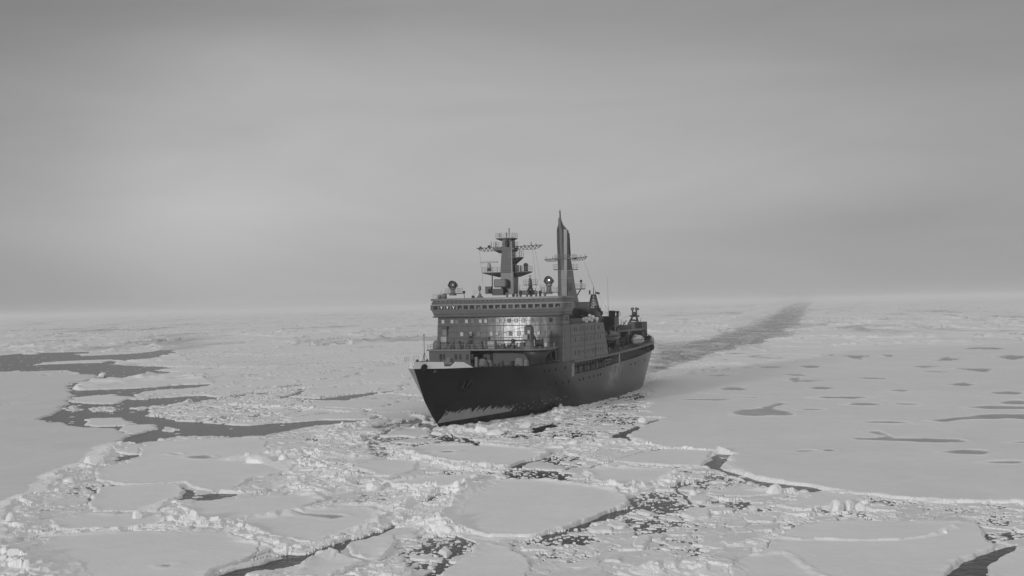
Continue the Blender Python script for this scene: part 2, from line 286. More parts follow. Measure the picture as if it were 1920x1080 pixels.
PONDS = [[(1380,780),(1390,770),(1430,768),(1450,762),(1470,757),(1480,760),(1455,768),(1487,775),(1480,782),(1420,784)],
 [(1595,824),(1640,824),(1660,822),(1620,812),(1645,811),(1660,818),(1670,825),(1730,824),(1800,826),(1812,831),(1760,833),(1680,831),(1610,829)],
 [(1740,790),(1780,785),(1840,780),(2020,779),(2020,792),(1880,788),(1800,790),(1760,794)],[(1478,712),(1495,710),(1505,715),(1563,716),(1500,719)],
 [(1587,668),(1630,669),(1612,678)],[(1750,678),(1780,671),(1810,676),(1780,679)],[(1785,693),(1862,693),(1850,700)],
 [(557,966),(590,968),(625,972),(645,974),(620,978),(602,974)]] + [lens(*q) for q in [
 (1580,748,52,3),(1615,760,32,3),(1543,730,22,3),(1492,705,22,2.5),(1375,732,26,3),(1318,752,52,2),(1405,748,17,1.5),(1520,690,20,2.5),(1665,669,15,2),
 (1900,672,26,5),(1735,690,32,2),(1750,700,26,1.5),(1805,723,25,3),(1690,735,26,2),(1890,740,36,4),(1900,757,36,4),(1885,767,68,4),(1665,796,37,3),
 (1640,712,30,2),(1840,655,34,1.6),(1450,690,26,1.6),(1350,706,22,1.4),(1700,760,28,2),(1530,770,26,1.6),(1880,870,40,2.5),(1808,851,45,5),(1557,848,12,2),(1510,849,20,1.3),(1645,637,23,1.2),(1925,833,30,2),(375,860,24,3.5),(313,1068,12,3),(838,851,16,2),(330,855,10,1.2),(1820,640,12,1),(1860,655,20,1.4),(1560,668,14,1.2)]]

def build_ice():
    r = [66.0]
    while r[-1] < 27000:
        q = r[-1]; k = .0017 if q < 300 else (.0028 if q < 1500 else .007)
        r.append(q * (1 + k))
    r = np.array(r); th = np.linspace(-math.radians(30), math.radians(30), 1180)
    TH, RR = np.meshgrid(th, r); X = (RR * np.sin(TH)).astype(np.float64); Y = RR * np.cos(TH)
    nr, nc = X.shape; print('ice grid', nr, nc)
    X = X.ravel(); Y = Y.ravel(); D = RR.ravel().astype(np.float32)
    # ragged edges: warp the position at which the outlines are read
    a1 = np.clip(D * .004, .3, 3.0); f1 = 1 / np.clip(D * .012, 1.2, 12)
    lv = 1.0
    wx = X + a1 * 2.2 * fbm(X / 2.4, Y / 2.4, 5, 3) + a1 * 3.0 * fbm(X / 9, Y / 9, 15, 2)
    wy = Y + a1 * 2.2 * fbm(X / 2.4, Y / 2.4, 9, 3) + a1 * 3.0 * fbm(X / 9, Y / 9, 19, 2) * 1.6
    lab = np.zeros(X.shape, np.int16)                       # 0 pack ice
    h = np.full(X.shape, .30, np.float32); alb = np.full(X.shape, .80, np.float32)
    und = fbm(X / 14, Y / 14, 31, 4); und = und + .5 * np.clip(np.abs(fbm(X / 7, Y / 4.5, 37, 3)) * -4 + .25, 0, 1)
    def region(P, pad=8):
        lo = P.min(0) - pad; hi = P.max(0) + pad
        return np.nonzero((X > lo[0]) & (X < hi[0]) & (Y > lo[1]) & (Y < hi[1]))[0]
    def inside(pts, pad=8):
        P = gpoly(pts); i = region(P, pad); return i[inpoly(wx[i], wy[i], P)], P
    # broken plates: heights of chunks at two sizes
    v1 = voro(X / 2.3 + .35 * fbm(X, Y, 3), Y / 3.0 + .35 * fbm(X, Y, 4), 40)
    v2 = voro(X / .85, Y / 1.05, 50)
    v4 = voro(X / .42, Y / .52, 55); c4 = .02 + .11 * v4[3]
    v3 = voro(X / 6.0 + .5 * fbm(X / 2, Y / 2, 6), Y / 8.0 + .5 * fbm(X / 2, Y / 2, 8), 60)
    c1 = .06 + .24 * v1[3] ** 2 + .14 * (v1[5] * (v1[4] - .5) + v1[6] * (v1[2] - .5)) * 2
    c2 = .03 + .17 * v2[3] ** 2 + .12 * (v2[5] * (v2[4] - .5) + v2[6] * (v2[2] - .5)) * 2
    c3 = .10 + .14 * v3[3] + .05 * und
    rub = .40 * v1[3] ** 1.5 + .42 * v2[3] ** 1.5 + .55 * (v1[5] * (v1[4] - .5) + v1[6] * (v1[2] - .5)) + .25 * (v2[5] * (v2[4] - .5) + v2[6] * (v2[2] - .5))
    pn = fbm(X / 5, Y / 7, 77, 3)
    def brash(i, wf, l, lo=1.0):
        """wf: how much open water shows (0..1)"""
        def piece(v, c, on, thr, wd):
            k = np.clip((v[1][i] - thr) / wd, 0, 1); k = k * (2 - k)
            return np.where(on, -.12 + (c[i] * lo + .12) * k, -.12)
        busy = wf > .05
        hh = piece(v2, c2, v2[2][i] > wf * 1.25 + pn[i] * 1.4 * busy, .03 + .08 * wf, .16)
        if (D[i] < 230).any(): hh = np.maximum(hh, piece(v4, c4, v4[2][i] > wf * .80 + .12 + pn[i] * .8 * busy, .05, .2))
        hh = np.maximum(hh, piece(v1, c1, v1[2][i] > wf * 1.1 + .12 + pn[i] * .9 * busy, .03 + .10 * wf, .10))
        hh = np.maximum(hh, piece(v3, c3, (v3[4][i] > wf * 1.25) & (v3[2][i] > .46), .08 + .10 * wf, .05))
        h[i] = hh; lab[i] = l; alb[i] = .68 + .10 * v1[4][i] + .06 * v2[4][i]
    # --- far pack: big plates, ridges and a few cracks along their borders
    rel = D / 300
    far = voro(X / 85 + .6 * fbm(X / 40, Y / 40, 2), Y / 110 + .6 * fbm(X / 40, Y / 40, 7), 90)
    far2 = voro(X / 300 + .8 * fbm(X / 90, Y / 90, 12), Y / 420 + .8 * fbm(X / 90, Y / 90, 13), 95)
    rn = fbm(X / 6, Y / 6, 21, 3) + .5
    rw = np.exp(-(far[1] / .045) ** 2) * (vnoise(X / 60, Y / 60, 8) > .45)
    h += rw * rn * 1.1
    rw2 = np.exp(-(far2[1] / .03) ** 2); h += rw2 * rn * 1.6
    drift = fbm(X / 30, Y / 55, 61, 4); h += .10 * und + np.clip(drift - .12, 0, 1) * .8 * (D > 250)
    sast = fbm(X / 55, Y / 210, 66, 4)
    h += np.where(D > 350, np.clip(sast - .08, 0, 1) * 1.6 * rn, 0)
    alb -= np.where(D > 350, np.clip(-sast - .10, 0, .2) * 1.4, 0)
    st1 = np.abs(fbm(X / 26, Y / 60, 141, 4)); st2 = np.abs(fbm(X / 70, Y / 190, 151, 4))
    h += np.where(D > 300, np.exp(-(st1 / .018) ** 2) * rn * 1.25 * np.clip((D - 300) / 300, 0, 1) * (vnoise(X / 90, Y / 150, 161) > .3), 0)
    h += np.where(D > 700, np.exp(-(st2 / .022) ** 2) * rn * 2.4 * (vnoise(X / 250, Y / 500, 162) > .35), 0)
    alb -= np.where(D > 300, .34 * np.exp(-((st1 - .05) / .010) ** 2) * (vnoise(X / 60, Y / 130, 163) > .6), 0)
    ck = (far[1] < .010) & (vnoise(X / 80, Y / 80, 18) > .62); h[ck] = -.12
    # --- middle ground left of the ship: floes of tens of metres with cracks and rubble between
    i, P = inside(MIXED)
    m = voro(X[i] / 17 + .5 * fbm(X[i] / 8, Y[i] / 8, 23), Y[i] / 26 + .5 * fbm(X[i] / 8, Y[i] / 8, 24), 100)
    gap = m[1] < .05 + .05 * vnoise(X[i] / 20, Y[i] / 20, 25); cr = m[1] < .034
    h[i] = .27 + .06 * und[i]; alb[i] = .80
    h[i] += np.exp(-(m[1] / .09) ** 2) * rub[i] * .75 * (m[2] > .35)
    g = i[gap & (m[3] > .42)]; brash(g, np.full(g.shape, .30, np.float32), 1)
    h[i[cr & (m[4] > .40)]] = -.12
    jj = i[(m[2] < .10)]; brash(jj, np.full(jj.shape, .12, np.float32), 1)
    # --- foreground brash
    i, P = inside(FORE, 4)
    wf = np.full(X.shape, .10, np.float32); wf += .16 * np.clip(fbm(X / 12, Y / 16, 55, 3) * 3, 0, 1)
    for pts, f in DARKB:
        k, _ = inside(pts, 6); wf[k] = f + (.10 if f > .3 else 0)
    brash(i, wf[i], 1)
    up = np.clip(1 - wf[i] / .25, 0, 1) * np.clip(fbm(X[i] / 11, Y[i] / 14, 88, 3) * 3 + .15, 0, 1)
    h[i] = np.where(h[i] > 0, h[i] + up * rub[i] * .75, h[i]); alb[i] = np.where(up > .3, .82, alb[i])
    # --- channel behind the ship
    P = gpoly(CHAN); i = region(P, 25); wq = np.clip(D[i] * .016, 5, 16); i = i[inpoly(wx[i] + wq * 1.6 * fbm(X[i] / 22, Y[i] / 30, 35, 3), wy[i] + wq * 4 * fbm(X[i] / 22, Y[i] / 30, 36, 3), P)]
    st = fbm(X[i] / 4, Y[i] / 14, 33, 3)
    de = dseg(X[i], Y[i], P, True); ed = np.exp(-(de / np.clip(D[i] * .008, 2, 9)) ** 2)
    e = (v1[2][i] > .40 + st * 1.3 - .25 * ed) & (v1[1][i] > .06)
    h[i] = np.where(e, .05 + (.10 + .35 * ed) * v1[3][i], np.where(v2[2][i] > .45 + st - .4 * ed, .03 + .05 * v2[3][i], -.3)); lab[i] = 2
    alb[i] = np.clip(.30 + .24 * v1[4][i] + .45 * fbm(X[i] / 9, Y[i] / 22, 34, 3) + .16 * ed, .1, .7); fd = np.clip((D[i] - 1200) / 3000, 0, 1); alb[i] = alb[i] * (1 - fd) + .66 * fd  # far channel blended to pack tone, a haze fade put into the albedo
    # --- large sheets
    for pts, l in ((WEST, 3), (EAST, 4)):
        i, P = inside(pts, 8); lab[i] = l; h[i] = .30 + .14 * und[i]; alb[i] = .71 if l == 3 else .755
        if l == 4: h[i] += np.clip(sast[i] - .10, 0, 1) * 1.0 * rn[i] * np.clip(D[i] / 500, 0, 1)
    # --- floes
    for n, (pts, rim, _) in enumerate(FLOES):
        i, P = inside(pts, 5); d = dseg(wx[i], wy[i], P, True)
        along = vnoise(X[i] / 4, Y[i] / 4, 200 + n)
        h[i] = .26 + .10 * und[i] + np.exp(-(d / 1.1) ** 2) * rim * (.25 + along) * (.5 + 1.2 * np.clip(rub[i], -.3, 1.2)); lab[i] = 10 + n; alb[i] = .80
        ew = np.maximum(.30, D[i] * .0022); k = np.clip(d / ew, 0, 1); h[i] = -.1 + (h[i] + .1) * k * (2 - k)
    # --- leads
    for pts in WATER:
        P = gpoly(pts); i = region(P, 4); o_ = ~inpoly(wx[i], wy[i], P); j = i[o_]; dd = dseg(wx[j], wy[j], P, True)
        k = np.clip(dd / np.maximum(.30, D[j] * .0022), 0, 1); h[j] = np.where(h[j] > 0, -.1 + (h[j] + .1) * k * (2 - k), h[j]); i = i[~o_]
        own = np.isin(lab[i], [10 + k_ for k_ in (0, 1, 2, 3, 4)])
        i = i[~own]; h[i] = -.12
        fr = i[(v2[2][i] > .99)]; h[fr] = .06; lab[fr] = 1
    for pts, f in BRASHP:
        i, P = inside(pts, 3); brash(i, np.full(i.shape, f, np.float32), 1); h[i] = np.where(h[i] > 0, h[i] + .25 * np.clip(rub[i], 0, 1), h[i])
    for n in range(5):                                       # floes that float in the leads
        pts = FLOES[n][0]; i, P = inside(pts, 5); lab[i] = 10 + n; h[i] = .24 + .05 * und[i]; alb[i] = .80
    for pts, wd in CRACKS:
        P = gpoly(pts); i = region(P, 6); d = dseg(wx[i], wy[i], P, False)
        i = i[d < wd * (.2 + 1.6 * vnoise(X[i] / 5, Y[i] / 5, 71))]; h[i] = -.12
    for pts, wd, ht in RIDGES:
        P = gpoly(pts); i = region(P, wd * 4); d = dseg(wx[i], wy[i], P, False)
        pr = np.exp(-(d / wd) ** 2); k = pr > .12; i = i[k]; pr = pr[k]
        var = .35 + 1.1 * vnoise(X[i] / (wd * 3 + 2), Y[i] / (wd * 3 + 2), 72)
        hh = ht * .72 * pr * var * np.clip(.30 + 1.1 * rub[i], .05, 2.0)
        w_ = (h[i] < 0) & (hh < .12)
        h[i] = np.where(w_, h[i], np.maximum(h[i], 0.05) + hh); alb[i] = np.where(w_, alb[i], .84)
    # --- bare grey pools on the sheets
    for pts in PONDS:
        P = gpoly(pts); i = region(P, 3); i0 = i; i = i[inpoly(wx[i] * .75 + X[i] * .25, wy[i] * .75 + Y[i] * .25, P)]
        o_ = np.setdiff1d(i0, i); dd = dseg(wx[o_] * .75 + X[o_] * .25, wy[o_] * .75 + Y[o_] * .25, P, True); nr_ = dd < 2.0
        h[o_[nr_]] += .13 * np.exp(-((dd[nr_] - .7) / .5) ** 2) * (.3 + vnoise(X[o_[nr_]] / 3, Y[o_[nr_]] / 3, 83)) * np.clip(D[o_[nr_]] / 200, .4, 2)
        d2 = dseg(wx[i] * .75 + X[i] * .25, wy[i] * .75 + Y[i] * .25, P, True); kk = np.clip(d2 / np.maximum(.5, D[i] * .004), 0, 1)
        h[i] = .24 - .06 * kk; lab[i] = 5; alb[i] = .52 - .20 * kk + .12 * fbm(X[i] / 2.5, Y[i] / 4, 81) + .12 * fbm(X[i] / 12, Y[i] / 9, 82)
    # flooded snow edges: grey near water
    alb = np.clip(alb + .06 * und + .05 * fbm(X / 5, Y / 9, 171, 4) + .05 * fbm(X / 60, Y / 90, 172, 3), .1, .88)
    Z = h.reshape(nr, nc); LB = lab.reshape(nr, nc)
    idx = np.arange(nr * nc, dtype=np.int32).reshape(nr, nc)
    F = np.stack([idx[:-1, :-1], idx[:-1, 1:], idx[1:, 1:], idx[1:, :-1]], -1).reshape(-1, 4)
    zt = h[F]; top = zt.argmax(1); keep = zt.max(1) > -.04
    F = F[keep]; fl = lab[F[np.arange(len(F)), top[keep]]]
    V = np.stack([X, Y, h], -1)
    snow = mat('snow_ice', .8, .75, .2, attr='alb', noise=.07, nscale=.35, bump=.05, bscale=1.3)
    brm = mat('brash_ice', .7, .6, .3, attr='alb', noise=.12, nscale=.8, bump=.06, bscale=2.5)
    pond = mat('bare_ice', .4, .35, .5, attr='alb', noise=.10, nscale=.25)
    def emit(l, name, m, kind=None, label=None, cat=None, group=None, smooth=False):
        f = F[fl == l]
        if not len(f): return
        u, inv = np.unique(f, return_inverse=True)
        c = np.array([V[u, 0].mean(), V[u, 1].mean(), 0]) if l >= 10 else np.zeros(3)
        o = npmesh(name, V[u] - c, inv.reshape(-1, 4), m, smooth, alb[u]); o.location = c
        tag(o, label, cat, group, kind); return o
    emit(0, 'pack_ice', snow, 'structure', smooth=True)
    emit(1, 'brash_ice', brm, 'stuff', 'loose broken ice and rubble packed between the floes', 'brash ice')
    emit(2, 'brash_ice', brm, 'stuff', 'darker churned ice filling the channel astern of the ship', 'brash ice')
    emit(3, 'ice_sheet', snow, 'structure', smooth=True); emit(4, 'ice_sheet', snow, 'structure', smooth=True)
    emit(5, 'melt_pond', pond, 'structure', smooth=True)
    for n, (_, _, lb) in enumerate(FLOES):
        emit(10 + n, 'ice_floe', snow, None, lb, 'ice floe', 'ice floes around the ship', smooth=True)
    # plain pack ice for the directions the photograph does not show
    a = np.linspace(math.radians(30), math.radians(330), 61); rr = np.array([0, 66, 300, 1500, 6000, 27000.])
    A, Rr = np.meshgrid(a, rr); VV = np.stack([Rr * np.sin(A), Rr * np.cos(A), np.full(A.shape, .42)], -1).reshape(-1, 3)
    ii = np.arange(A.size).reshape(A.shape); FF = np.stack([ii[:-1, :-1], ii[1:, :-1], ii[1:, 1:], ii[:-1, 1:]], -1).reshape(-1, 4)
    a2 = np.linspace(math.radians(-30), math.radians(30), 13)
    n0 = len(VV); V2 = [[0, 0, .42]] + [[66 * math.sin(t), 66 * math.cos(t), .42] for t in a2]
    F2 = [[n0, n0 + k + 2, n0 + k + 1, n0 + k + 1] for k in range(12)]
    me = bpy.data.meshes.new('pack_ice'); me.from_pydata(VV.tolist() + V2, [], FF.tolist() + [f[:3] for f in F2]); me.materials.append(mat('far_snow', .78, .8, .2, noise=.07, nscale=.05))
    o = bpy.data.objects.new('pack_ice', me); sc.collection.objects.link(o); o["kind"] = 'structure'
    # water
    wm = mat('sea_water', .008, .24, .45, bump=.18, bscale=.8); wm.node_tree.nodes['Principled BSDF'].inputs['IOR'].default_value = 1.32
    s = 27000.0; me = bpy.data.meshes.new('sea_water'); me.from_pydata([(-s, -s, 0), (s, -s, 0), (s, s, 0), (-s, s, 0)], [], [(0, 1, 2, 3)]); me.materials.append(wm)
    o = bpy.data.objects.new('sea_water', me); sc.collection.objects.link(o); o["kind"] = 'structure'
build_ice()

def build_haze():
    s = 27500.0; z0, z1 = -2.0, 52.0
    v = [(x, y, z) for z in (z0, z1) for x, y in ((-s, -s), (s, -s), (s, s), (-s, s))]
    me = bpy.data.meshes.new('haze'); me.from_pydata(v, [], [(3, 2, 1, 0), (4, 5, 6, 7), (0, 1, 5, 4), (1, 2, 6, 5), (2, 3, 7, 6), (3, 0, 4, 7)])
    m = bpy.data.materials.new('haze'); m.use_nodes = True; t = m.node_tree; t.nodes.clear()
    o_ = N(t, 'ShaderNodeOutputMaterial'); p = N(t, 'ShaderNodeVolumePrincipled'); p.inputs['Color'].default_value = (.87, .87, .87, 1); p.inputs['Density'].default_value = 1.25e-4
    t.links.new(p.outputs[0], o_.inputs['Volume']); me.materials.append(m)
    o = bpy.data.objects.new('haze', me); sc.collection.objects.link(o); tag(o, 'thin grey haze lying over the ice towards the horizon', 'haze', None, 'stuff')
build_haze()
# ------------------------------------------------------------------ ship, built in its own frame: s metres aft of the bow waterline, p metres to port, z up
HEAD = math.radians(19.0)
BOW = at(828, 803)
S_FW = np.array([-math.sin(HEAD), -math.cos(HEAD), 0]); S_PT = np.array([math.cos(HEAD), -math.sin(HEAD), 0])
def q(px, py, **k):
    """point of the ship seen at a place in the photograph, given its s, p or z"""
    d = ray(px, py); o = np.array([0, 0, HC]) - BOW
    O = [-(o @ S_FW), o @ S_PT, o[2]]; Dv = [-(d @ S_FW), d @ S_PT, d[2]]
    key = list(k)[0]; i = 'spz'.index(key); t = (k[key] - O[i]) / Dv[i]
    return tuple(float(O[j] + Dv[j] * t) for j in range(3))
class MB:
    def __init__(s): s.v = []; s.f = []
    def add(s, vs, fs):
        n = len(s.v); s.v += [tuple(map(float, v)) for v in vs]; s.f += [tuple(n + i for i in f) for f in fs]; return s
    def box(s, c, d, rz=0.0):
        (a, b, e), (x, y, z) = c, d; vs = []
        for dz in (-.5, .5):
            for dx, dy in ((-.5, -.5), (.5, -.5), (.5, .5), (-.5, .5)):
                X, Y = dx * x, dy * y; vs.append((a + X * math.cos(rz) - Y * math.sin(rz), b + X * math.sin(rz) + Y * math.cos(rz), e + dz * z))
        return s.add(vs, [(0, 1, 2, 3), (4, 5, 6, 7), (0, 1, 5, 4), (1, 2, 6, 5), (2, 3, 7, 6), (3, 0, 4, 7)])
    def span(s, a, b): return s.box([(a[i] + b[i]) / 2 for i in range(3)], [abs(a[i] - b[i]) for i in range(3)])
    def loft(s, rings, cap=True):
        n = len(rings[0]); vs = [p for r in rings for p in r]; fs = []
        for k in range(len(rings) - 1):
            for i in range(n): fs.append((k * n + i, k * n + (i + 1) % n, (k + 1) * n + (i + 1) % n, (k + 1) * n + i))
        if cap: fs += [tuple(range(n)), tuple((len(rings) - 1) * n + i for i in range(n))]
        return s.add(vs, fs)
    def tube(s, a, b, r, r2=None, n=6):
        a = Vector(a); b = Vector(b); d = (b - a).normalized(); u = d.orthogonal().normalized(); w_ = d.cross(u); r2 = r if r2 is None else r2
        R = lambda c, rr: [tuple(c + (u * math.cos(t) + w_ * math.sin(t)) * rr) for t in [2 * math.pi * i / n for i in range(n)]]
        return s.loft([R(a, r), R(b, r2)])
    def path(s, ps, r, n=5):
        for a, b in zip(ps[:-1], ps[1:]): s.tube(a, b, r, n=n)
        return s
    def lathe(s, c, prof, axis=(0, 0, 1), n=14):
        c = Vector(c); d = Vector(axis).normalized(); u = d.orthogonal().normalized(); w_ = d.cross(u)
        return s.loft([[tuple(c + d * h_ + (u * math.cos(2 * math.pi * i / n) + w_ * math.sin(2 * math.pi * i / n)) * max(r_, .003)) for i in range(n)] for r_, h_ in prof])
    def ball(s, c, r, sq=(1, 1, 1), n=12, m=8):
        rings = []
        for k in range(m + 1):
            t = math.pi * k / m; rr = max(math.sin(t), .02)
            rings.append([(c[0] + r * sq[0] * rr * math.cos(2 * math.pi * i / n), c[1] + r * sq[1] * rr * math.sin(2 * math.pi * i / n), c[2] - r * sq[2] * math.cos(t)) for i in range(n)])
        return s.loft(rings)
    def rail(s, ps, h_=1.05, r=.035, rows=3, step=1.6):
        for a, b in zip(ps[:-1], ps[1:]):
            a = np.array(a, float); b = np.array(b, float); L = np.linalg.norm(b - a); k = max(1, int(round(L / step)))
            for i in range(k + 1):
                c = a + (b - a) * i / k; s.tube(c, c + [0, 0, h_], r, n=4)
            for j in range(1, rows + 1): s.tube(a + [0, 0, h_ * j / rows], b + [0, 0, h_ * j / rows], r * .8, n=4)
        return s
    def truss(s, a, b, h_, r=.05, k=6, depth=.5, tip=1.0):
        """lattice spar from a to b: a pair of top chords, one bottom chord, zigzag webs"""
        a = np.array(a, float); b = np.array(b, float)
        for sd in (-depth / 2, depth / 2): s.tube(a + [sd, 0, 0], b + [sd, 0, 0], r * 1.4, n=4)
        lo = lambda t: a + (b - a) * t + [0, 0, -h_ * (1 if t < .8 else max(0, (1 - t) / .2) * tip)]
        hi = lambda t, sd: a + (b - a) * t + [sd, 0, 0]
        ts = [i / k for i in range(k + 1)]
        for t0, t1 in zip(ts[:-1], ts[1:]):
            s.tube(lo(t0), lo(t1), r, n=4)
            for sd in (-depth / 2, depth / 2):
                s.tube(lo(t0), hi((t0 + t1) / 2, sd), r * .8, n=4); s.tube(hi((t0 + t1) / 2, sd), lo(t1), r * .8, n=4)
        return s
    def build(s, name, m, parent=None, smooth=False, bevel=0.0):
        me = bpy.data.meshes.new(name); org = parent["_o"] if (parent and "_o" in parent) else (0, 0, 0)
        me.from_pydata([(-(v[0] - org[0]), v[1] - org[1], v[2] - org[2]) for v in s.v], [], s.f)
        b = bmesh.new(); b.from_mesh(me); bmesh.ops.recalc_face_normals(b, faces=b.faces)
        if bevel: bmesh.ops.bevel(b, geom=[e for e in b.edges if len(e.link_faces) == 2 and e.calc_face_angle(0) > .6], offset=bevel, segments=1, affect='EDGES')
        b.to_mesh(me); b.free()
        if smooth:
            for p_ in me.polygons: p_.use_smooth = True
        me.materials.append(m); o = bpy.data.objects.new(name, me); sc.collection.objects.link(o)
        if parent:
            o.parent = parent
        return o
def root(name, label, cat, group=None):
    o = bpy.data.objects.new(name, None); sc.collection.objects.link(o); o.empty_display_size = 2
    tag(o, label, cat, group); return o
SHIP_ROT = math.atan2(S_FW[1], S_FW[0])
def place(o, s=0, p=0, z=0):
    w_ = BOW - S_FW * s + S_PT * p; o.location = (w_[0], w_[1], z); o.rotation_euler = (0, 0, SHIP_ROT)
ship = root('icebreaker', 'dark hulled icebreaker with grey superstructure and white bow bulwark, pushing through broken floes', 'ship')
place(ship)

def smoothmat(name, g, **k): return mat(name, g, **k)
red = mat('weathered_paint', .135, .34, .5, noise=.22, nscale=.5, bump=.012, bscale=.9, rvar=.25)
side_p = mat('side_paint', .10, .42, .5, noise=.15, nscale=.35, bump=.008, bscale=.6)
front_p = mat('front_plating', .115, .22, .17, noise=.22, nscale=.8, bump=.03, bscale=.32, rvar=.16, stretch=(1, 1.8, .6))
dark = mat('dark_paint', .045, .5, .4, noise=.3, nscale=.6)
black = mat('black_gap', .012, .6, .3)
mastp = mat('mast_paint', .045, .45, .4, noise=.2, nscale=.5)
tower_p = mat('funnel_paint', .085, .35, .5, noise=.2, nscale=.35, stretch=(1, 1, .3))
white = mat('white_paint', .80, .4, .5, noise=.06, nscale=.6)
pale = mat('pale_grey_paint', .30, .5, .4, noise=.2, nscale=1.2)
mid = mat('grey_steel', .14, .5, .4, noise=.3, nscale=1.0)
rails = mat('rail_paint', .20, .5, .4)
deckm = mat('deck_paint', .09, .7, .3, noise=.4, nscale=.4)
glass = mat('window_glass', .03, .08, .9); glassd = mat('dark_window', .02, .15, .5)
pglass = mat('pale_window', .42, .2, .6, noise=.3, nscale=3)  # pale base colour stands in for light reflected by the panes
canvas = mat('tarpaulin', .17, .8, .2, noise=.35, nscale=1.6, bump=.08, bscale=2.0)
def hull_mat():
    m = bpy.data.materials.new('hull_paint'); m.use_nodes = True; t = m.node_tree; b = t.nodes['Principled BSDF']; L = t.links
    tc = N(t, 'ShaderNodeTexCoord'); sp = N(t, 'ShaderNodeSeparateXYZ'); L.new(tc.outputs['Object'], sp.inputs[0])
    s = mth(t, 'MULTIPLY', sp.outputs[0], -1.0); z = sp.outputs[2]
    def noise(scale, sx, sz, shear=0.0, d=4):
        c = N(t, 'ShaderNodeCombineXYZ'); L.new(mth(t, 'ADD', mth(t, 'MULTIPLY', s, sx), mth(t, 'MULTIPLY', z, shear)), c.inputs[0]); L.new(mth(t, 'MULTIPLY', z, sz), c.inputs[2]); L.new(mth(t, 'MULTIPLY', sp.outputs[1], .2), c.inputs[1])
        n = N(t, 'ShaderNodeTexNoise'); n.inputs['Scale'].default_value = scale; n.inputs['Detail'].default_value = d; n.inputs['Roughness'].default_value = .62; L.new(c.outputs[0], n.inputs['Vector']); return n.outputs[0]
    def ss(x, a, c_):
        n = N(t, 'ShaderNodeMapRange', interpolation_type='SMOOTHSTEP'); n.inputs['From Min'].default_value = a; n.inputs['From Max'].default_value = c_; L.new(x, n.inputs['Value']); return n.outputs[0]
    mul = lambda a, c_: mth(t, 'MULTIPLY', a, c_)
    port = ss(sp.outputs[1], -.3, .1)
    # ice-scraped paint low on the bow
    jag = noise(1.0, 1.25, .8, -.45, 8)
    zu = mth(t, 'ADD', mth(t, 'ADD', 3.1, mul(s, -.02)), mth(t, 'MULTIPLY', mth(t, 'SUBTRACT', jag, .5), 4.8))
    env = mul(ss(s, -3.2, -1.2), mth(t, 'SUBTRACT', 1.0, ss(s, 14, 26)))
    low = ss(mth(t, 'SUBTRACT', z, mth(t, 'ADD', 1.15, mul(s, .03))), -.04, .04)
    scr = mul(mul(ss(mth(t, 'SUBTRACT', mth(t, 'SUBTRACT', zu, z), mth(t, 'MULTIPLY', mth(t, 'SUBTRACT', 1.0, env), 4.0)), -.12, .30), low), port)
    scr = mul(scr, ss(env, .02, .1))
    fk = noise(1.0, 1.6, 2.4, -.8, 3); band = mul(mul(ss(s, 8, 18), mth(t, 'SUBTRACT', 1.0, ss(s, 34, 48))), mul(ss(z, 1.3, 1.8), mth(t, 'SUBTRACT', 1.0, ss(z, 2.8, 3.6))))
    fleck = mul(mul(ss(fk, .60, .66), band), port)
    # frost thrown up on the side aft
    fn = noise(.5, 1, 1.2, .5)
    ds = mth(t, 'DIVIDE', mth(t, 'SUBTRACT', mth(t, 'ADD', s, mul(z, -1.1)), 66.0), 5.5); dz = mth(t, 'DIVIDE', mth(t, 'SUBTRACT', z, 6.0), 3.0)
    fr = mul(mth(t, 'EXPONENT', mth(t, 'MULTIPLY', mth(t, 'ADD', mul(ds, ds), mul(dz, dz)), -.8)), ss(fn, .32, .62))
    aft = ss(s, 34, 110); nn = noise(.12, 1, 3, 0)
    base = mth(t, 'ADD', .007, mul(aft, mth(t, 'ADD', .045, mth(t, 'MULTIPLY', mth(t, 'SUBTRACT', nn, .5), .06))))
    low2 = mth(t, 'SUBTRACT', 1.0, low); base = mth(t, 'ADD', base, mul(low2, .012))
    stb_lit = mul(mth(t, 'SUBTRACT', 1.0, port), mth(t, 'SUBTRACT', 1.0, ss(s, 0, 30)))  # starboard bow coloured paler, sunlight on that side painted in
    col = mth(t, 'ADD', mth(t, 'ADD', mth(t, 'ADD', mth(t, 'ADD', base, mul(fleck, .25)), mul(scr, mth(t, 'ADD', .28, mth(t, 'MULTIPLY', noise(.8, 1, 2, 0), .22)))), mul(fr, .24)), mul(stb_lit, .12), clamp=True)
    cc = N(t, 'ShaderNodeCombineColor')
    for i in range(3): L.new(col, cc.inputs[i])
    L.new(cc.outputs[0], b.inputs['Base Color']); b.inputs['Roughness'].default_value = .28; b.inputs['Specular IOR Level'].default_value = .22
    bp = N(t, 'ShaderNodeBump'); bp.inputs['Distance'].default_value = .03; L.new(noise(.5, 1, 1, 0), bp.inputs['Height']); L.new(bp.outputs[0], b.inputs['Normal'])
    return m
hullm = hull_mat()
def ip(x, pts): a, b = zip(*pts); return float(np.interp(x, a, b))
def hb(s, z):
    s0 = ip(z, [(-3, 3.0), (0, -.8), (2.6, -4.4), (5.25, -7.4), (9.1, -10.3), (11.5, -12), (13.2, -13.6)])
    k = min(max(z / 11, 0), 1.2); Le = 50 - 6 * k; n = 1.35 + .62 * k; B = 13.6 + .06 * z
    if s <= s0: return 0.0
    b = B * (1 - (1 - min((s - s0) / Le, 1)) ** n); sa = 90 + 8 * k; se = 136 + 3 * k; end = .2 + .25 * k
    if s > sa: b *= 1 - (1 - end) * min((s - sa) / (se - sa), 1) ** (2.2 + .6 * k)
    return b
def s0z(z): return ip(z, [(-3, 3.0), (0, -.8), (2.6, -4.4), (5.25, -7.4), (9.1, -10.3), (11.5, -12), (13.2, -13.6)])
